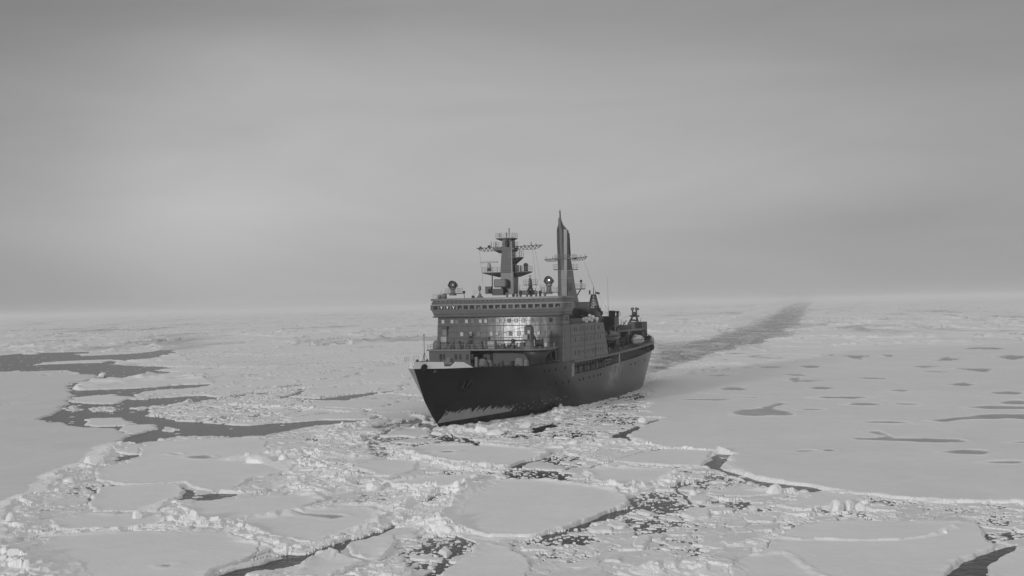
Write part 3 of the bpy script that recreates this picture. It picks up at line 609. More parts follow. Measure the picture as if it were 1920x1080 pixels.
ZT = [(-14, 11.55), (-6, 11.2), (0, 11.05), (14, 10.6), (29, 10.42), (40, 10.25), (58, 10.25), (73, 10.4), (92, 10.8), (110, 11.3), (140, 11.5)]
ZC = [(-14, 8.4), (29, 7.6), (58, 7.5), (73, 8.0), (92, 8.4), (110, 9.15), (122, 9.4), (140, 9.5)]
zt = lambda s: ip(s, ZT); zc = lambda s: ip(s, ZC)
S_END = 137.0
def side_strip(mb, z0f, z1f, s_from, s_to, off=0.0, nz=6, sides=(1, -1), ns=60, stem=False):
    """plating between two heights; with stem=True it starts on the raked stem line"""
    for sd in sides:
        g = []
        for i in range(ns + 1):
            t = i / ns; col_ = []
            for j in range(nz + 1):
                u = j / nz
                if stem:
                    s = s_from + (s_to - s_from) * t ** 1.7
                    for _ in range(3):
                        z = z0f(s) + (z1f(s) - z0f(s)) * u; s = s0z(z) + (s_to - s0z(z)) * t ** 1.7
                else: s = s_from + (s_to - s_from) * t; z = z0f(s) + (z1f(s) - z0f(s)) * u
                col_.append((s, sd * max(hb(s, z) - off, 0), z))
            g.append(col_)
        vs = [v for c in g for v in c]; k = nz + 1
        mb.add(vs, [(i * k + j, (i + 1) * k + j, (i + 1) * k + j + 1, i * k + j + 1) for i in range(ns) for j in range(nz)])
def hull_point(s, z, out=0.02, sd=1):
    e = .3; dbs = (hb(s + e, z) - hb(s - e, z)) / (2 * e); dbz = (hb(s, z + e) - hb(s, z - e)) / (2 * e)
    n = Vector((-dbs, 1, -dbz)).normalized(); p = Vector((s, hb(s, z), z)) + n * out
    return (p if sd > 0 else Vector((p.x, -p.y, p.z))), n
def on_hull(px, py):
    """s, z of the port side seen at px,py"""
    best = None
    for s in np.arange(-12, 137, .25):
        a = q(px, py, s=float(s)); d_ = abs(a[1] - hb(float(s), a[2]))
        if a[1] > 0 and (best is None or d_ < best[0]): best = (d_, float(s), a[2])
    return best[1], best[2]

def build_hull():
    mb = MB()
    side_strip(mb, lambda s: -3.0, zc, s0z(5), S_END, nz=16, ns=90, stem=True)
    side_strip(mb, zc, zt, s0z(9), 38.5, nz=6, ns=50, stem=True)
    side_strip(mb, zc, zt, 121, S_END, nz=3, ns=10)
    # transom
    z_s = [-3 + (zt(S_END) + 3) * i / 12 for i in range(13)]
    mb.add([(S_END, sd * hb(S_END, z), z) for z in z_s for sd in (-1, 1)], [(2 * i, 2 * i + 1, 2 * i + 3, 2 * i + 2) for i in range(12)])
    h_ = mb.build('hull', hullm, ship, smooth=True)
    for m_ in (h_.modifiers.new('w', 'WELD'),): m_.merge_threshold = .002
    # deck
    g = []; ss_ = [s0z(11.3) + .4 + i * 1.5 for i in range(98)] + [S_END]
    mb = MB(); vs = []
    for s in ss_:
        for sd in (-1, 1): vs.append((s, sd * max(hb(s, zt(s)) - .1, 0.02), zt(s) - .15))
    mb.add(vs, [(2 * i, 2 * i + 1, 2 * i + 3, 2 * i + 2) for i in range(len(ss_) - 1)]); mb.build('deck', deckm, ship)
    # side gallery cut into the hull
    mb = MB(); side_strip(mb, zc, zt, 38.5, 121, off=2.3, nz=2, ns=40)
    mb.build('gallery_wall', dark, ship)
    mb = MB()
    for sd in (1, -1):
        S = [38.5 + (121 - 38.5) * i / 40 for i in range(41)]
        mb.add([v for s in S for v in ((s, sd * (hb(s, zc(s)) - .02), zc(s) - .02), (s, sd * (hb(s, zc(s)) - 2.3), zc(s) - .02))], [(2 * i, 2 * i + 1, 2 * i + 3, 2 * i + 2) for i in range(40)])
    mb.build('gallery_floor', deckm, ship)
    for sd in (1, -1):
        mb = MB(); S = [38.5 + (121 - 38.5) * i / 40 for i in range(41)]
        for a, b in zip(S[:-1], S[1:]):
            r_ = lambda s: [(s, sd * (hb(s, zt(s)) + .04), zt(s) + .14), (s, sd * (hb(s, zt(s)) + .04), zt(s) - .32), (s, sd * (hb(s, zt(s)) - .25), zt(s) - .32), (s, sd * (hb(s, zt(s)) - .25), zt(s) + .14)]
            mb.loft([r_(a), r_(b)])
        mb.build('deck_edge_beam', mid, ship)
    for s, w_ in ((38.7, .8), (77.0, 1.3), (80.2, .25), (120.6, .8)):
        for sd in (1, -1):
            MB().span((s, sd * (hb(s, zc(s)) - .06), zc(s)), (s + w_, sd * (hb(s, zc(s)) - 2.25), zt(s) - .33)).build('gallery_bulkhead', pale if w_ == 1.3 else mid, ship)
    posts = MB()
    for i in range(34):
        s = 41 + i * 2.35
        if 76 < s < 82: continue
        b = hb(s, zc(s)) - .12; posts.tube((s, b, zc(s)), (s, b - .02, zt(s) - .3), .06, n=4)
    posts.rail([(s, hb(s, zc(s)) - .15, zc(s)) for s in (40, 50, 60, 70, 76.5)], 1.0, .03); posts.rail([(s, hb(s, zc(s)) - .15, zc(s)) for s in (81, 92, 100, 108, 114, 120)], 1.0, .03)
    tag(posts.build('gallery_rail', rails, ship))
    for i in range(9):                                             # things stowed along the gallery
        s = 44 + i * 3.3 + (i % 3) * .5; MB().box((s, hb(s, 8) - 1.6, zc(s) + .55), (1.2 + .4 * (i % 2), .9, 1.1 + .3 * (i % 3))).build('deck_locker', mid if i % 2 else dark, ship, bevel=.05)
    MB().box((69.5, 13.2, zc(69) + 1.2), (6.5, .25, .35)).box((69.5, 13.2, zc(69) + .5), (6.5, .25, .2)).build('gangway', rails, ship)
    fend = MB(); s = 118.0
    for k in range(5): fend.ball((114.5 + k * 1.3, hb(114 + k, 10) - .3, 10.1), .75, (.7, .6, 1.1))
    fend.build('stern_fender', black, ship, smooth=True)
    # white bow bulwark, stepped as in the picture
    bw = MB(); T = [(-13.0, 12.75), (-6.7, 12.35), (-6.3, 11.55), (-5.0, 11.55), (-4.2, 12.25), (-2.5, 12.12), (-.2, 11.1)]
    for sd in (1, -1):
        S = sorted(set([-11.95, -11.85] + [-11.7 + i * .35 for i in range(34)] + [t[0] for t in T[1:]])); S = [x for x in S if x <= -.2]
        if sd < 0: Tf = lambda s: ip(s, [(-13, 12.75), (-8.2, 12.5), (-7.8, 11.7), (-2, 11.15)])
        else: Tf = lambda s: ip(s, T)
        def ring(s):
            z0 = zt(s) - .02; z1 = max(Tf(s), z0 + .03); s1 = s - (z1 - z0) * .75 * min(max((-9.5 - s) / 2, 0), 1); b0 = hb(s, z0); b1 = b0 + .22 * (z1 - z0)
            return [(s, sd * (b0 + .015), z0), (s1, sd * (b1 + .015), z1), (s1 + .05, sd * max(b1 - .09, .01), z1), (s + .05, sd * max(b0 - .08, .01), z0)]
        for a, b in zip(S[:-1], S[1:]):
            if sd < 0 and -11.7 < a < -11.0: continue
            bw.loft([ring(a), ring(b)])
    bul = bw.build('bow_bulwark', white, ship)
    fp = q(791, 689.5, s=-10.3); pt, n = hull_point(-10.3, 11.6, .12)
    MB().lathe(pt - n * .25, [(.0, 0), (.62, 0), (.66, .28), (.42, .34), (.40, .30), (.0, .3)], n, 16).build('fairlead', black, bul, smooth=False)
    # anchor in its pocket
    s_, z_ = on_hull(873, 722); c, n = hull_point(s_, z_, .03); ex = Vector((1, 0, 0)); ex = (ex - n * ex.dot(n)).normalized(); ez = n.cross(ex); ez = ez if ez.z > 0 else -ez
    MB().lathe(c - n * .2, [(0, .0), (1.5, .0), (1.7, .24), (1.35, .27), (1.3, .16), (0, .14)], n, 10).build('anchor_pocket', black, h_)
    an = MB(); P = lambda a, b, o=.3: tuple(c + ex * a + ez * b + n * o)
    an.tube(P(.35, 1.3), P(-.05, -.7), .16, .2, 6); an.tube(P(-1.0, -.6), P(.9, -.85), .24, n=6)
    an.tube(P(-1.0, -.6), P(-.95, .75), .26, .06); an.tube(P(.9, -.85), P(1.15, .55), .26, .06); an.tube(P(-.2, -.7, .35), P(.1, -1.25, .4), .3, .1)
    an.build('anchor', mat('anchor_iron', .022, .6, .2), h_)
    # portholes
    for x, y in [(1021,696),(1030,695),(1042,693),(1060,690),(1030,720),(1042,718),(1056,717),(1066,715),(1086,712),(1094,710),(1105,707.5),(1113,705),(1121,703),(1126,702),(1183,683),(1191,681),(1201,678),(1209,675)]:
        s_, z_ = on_hull(x, y); c, n = hull_point(s_, z_, 0)
        MB().lathe(c, [(0, .0), (.30, .0), (.30, .06), (.22, .07), (.22, .03), (0, .03)], n, 10).build('porthole', black, h_)
    # white atom emblem
    s_, z_ = on_hull(1074, 694); em = MB()
    for rot in (-28, 28):
        prev = None
        for i in range(29):
            t = 2 * math.pi * i / 28; a, b = .5 * math.cos(t), 1.4 * math.sin(t); r_ = math.radians(rot + 8)
            x_, y_ = (a * math.cos(r_) - b * math.sin(r_)) * .85, a * math.sin(r_) + b * math.cos(r_)
            c, _ = hull_point(s_ + x_, z_ + y_, .03)
            if prev is not None: em.tube(prev, c, .042, n=4)
            prev = c
    c, _ = hull_point(s_, z_, .03); em.ball(c, .12, (1, .3, 1)); em.build('atom_emblem', white, h_)
    for k in range(6):                                             # hull draught and frame marks near the waterline
        s_ = 20 + k * 3.1; c, n = hull_point(s_, 3.0 + .03 * k, .02); MB().box(tuple(c), (.7, .05, .14)).build('draught_mark', pale, h_)
build_hull()

CAMBER = .9
def cam_(p): return CAMBER * max(0, 1 - (p / 12.6) ** 2)
def plan(hw, sf, sa, r=1.2, seg=4):
    """rounded front corners, square aft ones"""
    pts = []
    for sd in (-1, 1):
        arc = [(sf + r - r * math.cos(t), sd * (hw - r + r * math.sin(t))) for t in [math.pi / 2 * i / seg for i in range(seg + 1)]]
        if sd > 0: pts += [(sf, -(hw - r) + 2 * (hw - r) * k / 14) for k in range(1, 14)]
        pts += ([(sa, sd * hw)] + arc[::-1]) if sd < 0 else (arc + [(sa, sd * hw)])
    return [(a - CAMBER * max(0, 1 - (b / (hw - r)) ** 2) if a < sf + r else a, b) for a, b in pts]
def lofted(levels):
    """levels: (z, hw, s_front, s_aft)"""
    return MB().loft([[(a, b, z) for a, b in plan(hw, sf, sa)] for z, hw, sf, sa in levels])
LEAN = lambda z: 30.6 + (z - 10.5) * .098
def build_super():
    up = lofted([(10.3, 13.75, LEAN(10.3), 60), (17.95, 13.75, LEAN(17.95), 60)]).build('superstructure', front_p, ship)
    up.data.materials.append(side_p)
    sd = MB().loft([[(a, b, z) for a, b in ((37.0, -14.0), (37.0, 14.0), (sa, 14.0), (sa, -14.0))] for z, sa in ((10.3, 67.4), (17.85, 63.6))])
    sd.loft([[(a, b, z) for a, b in ((33.2, -13.78), (33.2, 13.78), (38, 14.0), (38, -14.0))] for z in (10.3, 17.9)])
    side = sd.build('side_block', side_p, ship)
    upper = lofted([(17.97, 13.7, LEAN(17.97), 37.2), (19.95, 13.7, LEAN(19.95), 36.9)]).build('upper_deckhouse', front_p, ship)
    # stiffener lines round the plating
    ln = MB()
    for z in (12.0, 13.2, 14.35, 15.5, 16.7, 18.0, 19.0):
        pl = plan(13.75 + .05, LEAN(z) - .05, 37 if z > 17.9 else 38)
        hgt = .07 if z in (13.2, 15.5, 18.0) else .035
        ln.loft([[(a, b, z - hgt) for a, b in pl], [(a, b, z + hgt) for a, b in pl]])
        if z < 17.9:
            f = (z - 10.3) / 7.55; sa = 67.4 - 3.8 * f
            for y in (14.03, -14.03): ln.box(((38 + sa) / 2, y, z), (sa - 38, .08, hgt * 1.6))
    for s in (47.5, 56.0):
        for y in (14.02, -14.02): ln.box((s, y, 14.0), (.08, .06, 7.2))
    ln.build('plating_seam', dark, up)
    vs = MB()
    for p in (-11.5, -8.2, -4.9, -1.6, 1.7, 5.0, 8.3, 11.6):
        vs.loft([[(LEAN(z) - .03 - cam_(p), p - .03, z), (LEAN(z) - .03 - cam_(p), p + .03, z), (LEAN(z) + .1, p + .03, z), (LEAN(z) + .1, p - .03, z)] for z in (13.3, 19.9)])
    vs.build('plate_joint', mid, up)
    # windows: one mesh for the front, one for the sides, shared by their copies
    f0 = None
    def front_win(p, z, m=pglass, w_=.62, h_=.78, par=up):
        mb = MB(); mb.box((0, 0, 0), (.08, w_, h_)); o = mb.build('window', m, par); o.location = (-(LEAN(z) - .04 - cam_(p)), p, z)
        fr = MB()
        for a, b, c, d in ((0, h_ / 2 + .03, w_ + .12, .06), (0, -h_ / 2 - .03, w_ + .12, .06), (w_ / 2 + .03, 0, .06, h_), (-w_ / 2 - .03, 0, .06, h_)): fr.box((-.03, a, b), (.1, c, d))
        f_ = fr.build('frame', mid, o); return o
    for x, mm in [(831,0),(849,0),(858,1),(877,0),(889,1),(903.5,0),(913.5,0),(924,1),(936,0),(946,0),(957,1),(1000,1),(1012,1),(1033,2),(983,0),(970,0)]:
        a = q(x, 598.5 - (x - 831) * .018 + .7, s=LEAN(19.0)); front_win(a[1], 18.98, (pglass, mid, black)[mm], h_=.85 if mm == 2 else .72)
    for x, mm in [(868,0),(885,0),(900,1),(924,0),(935,0),(960,1),(975,0),(1011,0),(1020,1),(1031,1)]:
        a = q(x, 620, s=LEAN(16.6)); front_win(a[1], 16.35, (pglass, mid)[mm])
    for x in (935, 946, 957, 969, 980, 1012, 1024): a = q(x, 643, s=LEAN(14)); front_win(a[1], 14.0, pglass)
    MB().box((LEAN(17.2) - .5, q(924, 613, s=31.3)[1], 17.2), (.12, .7, .5)).build('vent', dark, up)
    # side windows
    for z, xs in ((16.85, [40.2, 41.4, 45.2, 46.7, 50.0, 53.3, 55.9, 59.2, 60.4]), (14.6, [40.8, 45.5, 46.6, 49.4, 50.5, 52.9, 55.0, 56.1, 59.0, 61.2]), (11.9, [40.4, 42.4, 43.6, 47.2, 48.6, 50.9, 53.6, 55.0, 57.0, 58.6, 60.9, 62.9])):
        for s in xs:
            for y in (14.03, -14.03):
                o = MB().box((0, 0, 0), (.62, .08, .9)).build('window', glassd, side); o.location = (-s, y, z)
    for s, z in ((35.0, 19.1), (35.8, 19.1)):
        o = MB().box((0, 0, 0), (.5, .08, .8)).build('window', glassd, upper); o.location = (-s, 13.72, z)
    # weather door on the front, port side
    d0 = q(1038.5, 668, s=30.9); MB().box((LEAN(11.6) - .03, d0[1], 11.75), (.12, .75, 1.75)).build('door', black, up)
    fr = MB()
    for a, w_, z, h_ in ((-.5, .22, 11.8, 2.1), (.5, .22, 11.8, 2.1), (0, 1.2, 12.75, .18), (0, 2.4, 10.75, .14)): fr.box((LEAN(11.6) - .1, d0[1] + a, z), (.12, w_, h_))
    for k in range(6): fr.box((LEAN(11.6) - .08, d0[1] - 1.1 - k * .42, 11.6), (.1, .12, 1.7 - .1 * k))
    fr.build('door_frame', pale, up)
    # wheelhouse
    br = lofted([(19.9, 14.25, 30.95, 37.0), (20.5, 14.35, 30.8, 37.0), (21.35, 14.75, 30.55, 37.0), (22.5, 14.85, 30.75, 37.0), (23.35, 14.45, 30.6, 37.0)]).build('wheelhouse', red, ship)
    MB().loft([[(a, b, z) for a, b in plan(14.75, 30.3, 37.2)] for z in (23.36, 23.8)]).build('roof', red, br)
    MB().loft([[(a, b, z) for a, b in plan(14.5, 30.55, 37.1)] for z in (19.86, 20.1)]).build('lower_edge', dark, br)
    ln = MB()
    for z, o_ in ((20.55, .06), (22.85, .06)): ln.loft([[(a, b, z + e) for a, b in plan(14.45 + .3 * (z > 21), 30.66 if z < 21 else 30.6, 37)] for e in (-.04, .04)])
    ln.build('plating_seam', dark, br)
    MB().loft([[(a, b, z) for a, b in plan(14.9, 30.42, 36)] for z in (21.42, 22.38)]).build('window_band', side_p, br)
    MB().loft([[(a, b, z) for a, b in plan(14.95, 30.36, 36.2)] for z in (22.4, 22.5)]).build('sun_visor', pale, br)
    cb_ = lambda p: CAMBER * max(0, 1 - (p / 13.7) ** 2)
    for i in range(20):
        p = -13.3 + i * 1.4
        bright = i in (1, 2, 3)
        MB().box((30.40 - cb_(p), p, 21.9), (.10, .92, .74)).build('window', black if i not in (7, 12) else glass, br)
        if bright: tag(MB().box((30.33 - cb_(p), p, 21.85), (.04, .12, .55)).box((30.33 - cb_(p), p, 22.05), (.04, .42, .16)).build('window_mark', white, br))  # white marks set on the front of three windows
        elif i % 3 == 1: MB().ball((30.36 - cb_(p), p + .2, 21.65), .16).build('window_spot', pale, br)  # small pale ball on the window front
    for i in range(3): MB().box((32.2 + i * 1.3, 14.9, 21.9), (.8, .08, .75)).build('window', glassd, br)
    st = MB()
    for i in range(28): st.box((30.5 - cb_(-13.6 + i), -13.6 + i * 1.0, 23.12), (.1, .06, .34))
    st.build('rain_drip_bracket', dark, br)
    MB().rail([(36.5, -14.2, 23.8), (31.2, -14.2, 23.8)], 1.0).build('roof_rail', rails, br)
    # deck house behind the wheelhouse
    ch = MB().span((37.2, -8.5, 17.95), (62, 8.2, 21.2)); ch.loft([[(62, -8.5, z0), (62, 8.2, z0), (s1, 8.2, z1), (s1, -8.5, z1)] for z0, s1, z1 in ((17.95, 70, 17.95), (21.2, 65, 20.9))])
    ch.build('casing', mastp, ship); MB().span((37.2, -9, 17.95), (50, 6.0, 23.75)).build('chart_house', red, ship)
    MB().rail([(48, 8.4, 21.2), (55, 8.3, 21.2), (62, 8.2, 21.2), (62, 4, 21.2)]).build('casing_rail', rails, ship)
    MB().rail([(38, 13.8, 17.9), (50, 13.8, 17.9), (63, 13.8, 17.9), (63, 6, 17.9)]).build('boat_deck_rail', rails, ship)
    c = MB(); 
    for s, p, r_, h_ in ((40, 10.5, .7, 1.8), (43.5, 11, .55, 1.4), (46.5, 9.8, .9, 1.6), (58, 10.5, .6, 1.5), (60.5, 11.4, .5, 1.2)): c.lathe((s, p, 17.9), [(r_ * .6, 0), (r_ * .6, h_ * .7), (r_, h_ * .75), (r_, h_), (0, h_ + .15)])
    c.build('ventilator', mastp, ship, smooth=False)
    b = MB(); b.span((40, 9.0, 17.9), (62.5, 12.6, 18.9)); b.build('boat_deck_housing', mastp, ship)
build_super()

def W(x, y, s): return np.array(q(x, y, s=s))
def build_deckhouse():
    zt_ = 13.35
    dh = MB().span((19.0, -10.2, 10.4), (31.2, -1.4, zt_)).build('forward_deckhouse', mastp, ship)
    rc = [(23.5, -1.4), (23.5, 1.0)] + [(22.0 + 1.5 - 1.5 * math.sin(t), 2.0 + 1.5 * (1 - math.cos(t))) for t in ()] + [(22.2, 2.2), (22.2, 9.8), (24.0, 11.0), (31.2, 11.0), (31.2, -1.4)]
    MB().loft([[(a, b, z) for a, b in rc] for z in (10.4, zt_ - .01)]).build('winch_house', dark, dh)
    rim = [(18.6, -10.6), (18.6, 5.5)] + [(20.5 - 3.6 * math.sin(math.radians(a)) , 11.2 - 3.6 * math.cos(math.radians(a))) for a in (60, 80, 100, 125, 150, 175)] + [(23.5, 14.9), (26, 14.0), (31, 13.0), (31, -10.6)]
    MB().loft([[(a, b, z) for a, b in rim] for z in (zt_, zt_ + .28)]).build('deckhouse_roof', mid, dh)
    # sponson under the crane
    cone = lambda r_, z: [(21.5 + r_ * math.cos(t), 11.4 + r_ * math.sin(t), z) for t in [2 * math.pi * i / 18 for i in range(18)]]
    MB().loft([cone(1.6, 10.4), cone(1.8, 11.9), cone(3.1, 13.3)]).build('crane_sponson', dark, dh, smooth=True)
    for i, (x0, x1) in enumerate(((824, 829), (831, 834), (852, 857), (861, 865), (874, 878), (883, 888))):
        a = W(x0, 664, 18.95); b = W(x1, 674, 18.95); MB().span((18.93, a[1], a[2]), (19.05, b[1], b[2])).build('door' if i in (0, 3) else 'window', black if i < 2 else glassd, dh)
    MB().rail([(18.8, -10.4, zt_ + .28), (18.8, 5.3, zt_ + .28)], .95).rail([(18.8, -10.4, zt_ + .28), (30, -10.4, zt_ + .28)], .95).rail([(19.0, 14.0, zt_ + .28), (22, 14.8, zt_ + .28), (27, 13.6, zt_ + .28)], .95).build('deckhouse_rail', rails, dh)
    cr = MB(); rng = random.Random(4)
    for k in range(26):
        p = -9.5 + k * .74; s = 19.6 + rng.random() * 4; hh = .4 + rng.random() * 1.1
        if k % 3 == 0: cr.tube((s, p, zt_ + .2), (s, p, zt_ + .3 + hh), .12 + .25 * rng.random(), n=8)
        elif k % 3 == 1: cr.box((s, p, zt_ + .25 + hh / 2), (.8, .5 + rng.random() * .5, hh))
        else: cr.tube((s, p - .4, zt_ + .3), (s, p + .5, zt_ + .5 + hh * .8), .07, n=5)
    cr.build('roof_fitting', dark, dh)
    # deck crane with its jib lying across the ship
    c0 = W(992.5, 650, 21.0); ck = MB()
    ck.lathe((21, c0[1], zt_ + .28), [(1.5, 0), (1.5, .35), (.95, .45), (.85, 1.5), (1.25, 1.6), (1.25, 1.75)], n=16)
    col = MB().loft([[(21 + a, c0[1] + b, z) for a, b in ((-.8, -.72), (-.8, .72), (.9, .72), (.9, -.72))] for z in (zt_ + 2.0, zt_ + 4.5)]).ball((21, c0[1], zt_ + 4.5), .74, (1.1, .95, .5))
    cr0 = ck.build('deck_crane', mid, ship, smooth=False); col.build('crane_column', mastp, cr0, bevel=.05)
    cb = W(986.5, 632, 20.2); MB().box((19.9, cb[1], cb[2]), (1.0, .95, .95)).build('crane_cab', pale, cr0, bevel=.06)
    wn = W(991.5, 622.5, 20.1); MB().box((20.12, wn[1], wn[2]), (.08, .5, .6)).build('crane_window', pglass, cr0)
    a = W(990, 638.5, 20.4); b = W(913, 638.5, 20.4); c = W(872, 635, 20.4)
    MB().tube(a, b, .24, .20, 4).tube(b, c, .2, .14, 4).build('jib', dark, cr0)
    MB().path([tuple(W(985, 612, 20.6)), tuple(W(955, 621, 20.4)), tuple(W(925, 631, 20.4)), tuple(c)], .035).build('jib_cable', dark, cr0)
    jr = W(911, 634.5, 20.4); MB().box(tuple(jr), (.9, 1.5, .5)).tube(jr, (jr[0], jr[1], zt_ + .3), .12).build('jib_rest', dark, ship)
    hk = W(962, 640, 19.9); MB().lathe(hk, [(0, -.5), (.3, -.45), (.42, 0), (.3, .45), (0, .5)]).tube(hk, hk + np.array([0, -.9, -1.0]), .1).build('crane_hook', dark, cr0)
    # hose drum beside the crane
    dr = W(1011, 645, 22.5); MB().lathe((22.0, dr[1] - .6, 14.6), [(.95, 0), (1.0, .12), (.7, .15), (.7, 1.3), (1.0, 1.35), (.95, 1.5)], (.45, 1, 0), 18).build('hose_drum', dark, ship)
    MB().lathe((23.4, dr[1] - 2.0, 13.6), [(.3, 0), (.3, 4), (.2, 4.4)], n=8).tube((23.4, dr[1] - 1.9, 17.2), (23.4, dr[1] - .9, 15.0), .15).build('crane_strut', dark, ship)
    # tanks and fittings standing on the deckhouse roof
    t0 = W(819.5, 646, 20.5); tk = MB().lathe((20.5, t0[1], zt_ + .28), [(.75, 0), (.85, .15), (.85, 1.0), (.7, 1.5), (.35, 1.8), (0, 1.86)], n=16); tk.build('round_tank', mid, ship, smooth=True)
    t1 = W(922.5, 645, 20.8); MB().lathe((20.8, t1[1] - .8, t1[2]), [(0, 0), (.6, .05), (.8, .2), (.82, 1.4), (.6, 1.6), (0, 1.62)], (0, 1, 0), 16).box((20.8, t1[1], 14.1), (1.0, 1.2, .9)).build('horizontal_tank', pale, ship, smooth=False)
    for x, y0, y1, w_, m_ in ((835, 617, 630, .95, mid), (835, 612, 617, 1.15, dark), (834, 631, 641.5, 1.15, pale), (838.5, 641, 652, .35, dark)):
        a = W(x, y0, 21.5); b = W(x, y1, 21.5); MB().loft([[(21.5 + u, a[1] + v, z) for u, v in ((-w_ / 2, -w_ / 2), (-w_ / 2, w_ / 2), (w_ / 2, w_ / 2), (w_ / 2, -w_ / 2))] for z in (b[2], a[2])]).build('cargo_post', m_, ship, bevel=.06)
    a = W(829.5, 636, 21.2); MB().lathe(a, [(0, -.5), (.34, -.45), (.36, .4), (0, .45)], n=10).build('buoy_can', pale, ship)
    a = W(860.5, 640.5, 20.2); MB().lathe(a, [(0, 0), (.32, .05), (.35, .5), (.2, .7), (0, .72)], (-.8, .2, .5)).tube(a, (a[0], a[1], 13.6), .08).build('deck_light', mid, ship)
    for x, yt, s in ((845, 640, 22), (851, 637, 23), (868, 641, 24), (879, 642, 22), (888, 640, 21), (899, 641, 22), (905, 640, 23), (946, 647, 22), (952, 646, 21.5), (934, 650, 21)):
        a = W(x, yt, s); MB().lathe((s, a[1], zt_ + .25), [(.22, 0), (.22, .6), (.12, .7), (.10, max(a[2] - zt_ - .3, .8)), (.2, max(a[2] - zt_ - .25, .85))], n=7).build('mushroom_vent', mastp, ship)
build_deckhouse()

def build_foredeck():
    zd = 11.1
    a = W(795, 676, -7.3); b = W(795, 629, -7.3); jm = MB(); jm.tube((-7.3, 0, zd), (-7.3, 0, b[2]), .07, .045); jm.box((-7.3, 0, b[2] + .1), (.15, .15, .3))
    for p, s in ((-1.1, -6.6), (1.1, -6.6), (0, -8.6)): jm.tube((s, p, zd), (-7.3, 0, zd + 3.0), .035, n=4)
    jm.box((-7.3, .2, zd + .9), (.8, 1.2, .8)); jm.build('bow_mast', dark, ship)
    MB().rail([(-12.2, -.8, 12.6), (-11.6, -1.6, 12.5), (-10.5, -2.4, 12.5)], .95).rail([(-12.4, .1, 12.7), (-11.9, .9, 12.7)], .95).build('bow_rail', rails, ship)
    for s, p in ((-3.5, 2.6), (-1.5, -2.8)):
        w_ = MB(); w_.lathe((s, p - 1.2, zd + .8), [(.75, 0), (.75, .15), (.42, .2), (.42, 1.9), (.75, 1.95), (.75, 2.1)], (0, 1, 0), 14); w_.box((s, p + 1.1, zd + .5), (1.4, .4, 1.2)); w_.build('windlass', mid, ship)
    for s, p in ((-7.5, 2.2), (2.5, 5.2), (6.0, 7.0), (9.5, 8.6), (12.5, 9.6)):
        o = MB()
        for k in (-.35, .35): o.lathe((s + k, p, zd - .5), [(.2, 0), (.2, .8), (.28, .85), (.28, .95), (0, .97)], n=10)
        o.box((s, p, zd - .42), (1.3, .6, .12)); o.build('bollard', dark, ship)
    a = W(843, 677, 3.0); MB().lathe((3.0, a[1] - .5, a[2] - .1), [(.35, 0), (.75, .1), (.8, .5), (.75, .9), (.35, 1.0), (.3, .5)], (-.2, 1, 0), 16).build('mooring_drum', mid, ship)
    b = MB(); b.span((6.0, 1.4, 10.6), (7.0, 2.0, 12.55)); a = W(893.5, 675, 8.0); b = MB().box((8.0, a[1], 11.6), (.6, .55, 1.95)); b.build('control_stand', mid, ship, bevel=.05)
    for k in range(12):
        rng = random.Random(k); s = 10 + rng.random() * 9; p = 2 + rng.random() * 9; h_ = .3 + rng.random() * .8
        MB().lathe((s, p, 10.4), [(.15 + .2 * rng.random(), 0), (.12, h_ * .8), (.25, h_ * .85), (.22, h_ + .2)], n=8).build('deck_fitting', dark if k % 2 else mid, ship)
    MB().rail([(1.0, 6.6, 11.0), (6, 8.9, 10.85), (14, 11.4, 10.55), (22, 13.2, 10.45), (29, 13.9, 10.35)], .55, .025, 2, 2.4).build('deck_edge_rail', rails, ship)
    w_ = MB(); a = W(1017, 678, 24.0); w_.lathe((24.0, a[1] - .6, 10.9), [(.9, 0), (.95, .2), (.5, .3), (.5, 1.0), (.95, 1.1), (.9, 1.3)], (.2, 1, 0), 14).build('mooring_winch', black, ship)
build_foredeck()

def frame_platform(mb, x0, x1, y, s, depth=2.4, th=.22, rail_h=1.05, taper=None, parent=None, name='platform'):
    a = W(x0, y, s); b = W(x1, y, s); z = (a[2] + b[2]) / 2
    if taper is not None:
        c0, c1, dz = taper; e = W(c0, y, s)[1]; f = W(c1, y, s)[1]
        mb.loft([[(s - depth / 2 * .6, e, z - dz), (s - depth / 2 * .6, f, z - dz), (s + depth / 2 * .6, f, z - dz), (s + depth / 2 * .6, e, z - dz)], [(s - depth / 2, a[1], z - th), (s - depth / 2, b[1], z - th), (s + depth / 2, b[1], z - th), (s + depth / 2, a[1], z - th)]])
    mb.box((s, (a[1] + b[1]) / 2, z - th / 2 + .01), (depth, abs(b[1] - a[1]), th))
    rl = MB().rail([(s + depth / 2, a[1], z), (s - depth / 2, a[1], z), (s - depth / 2, b[1], z), (s + depth / 2, b[1], z), (s + depth / 2, a[1], z)], rail_h, .035, 3, 1.2)
    rl.build('platform_rail', rails, parent); return z
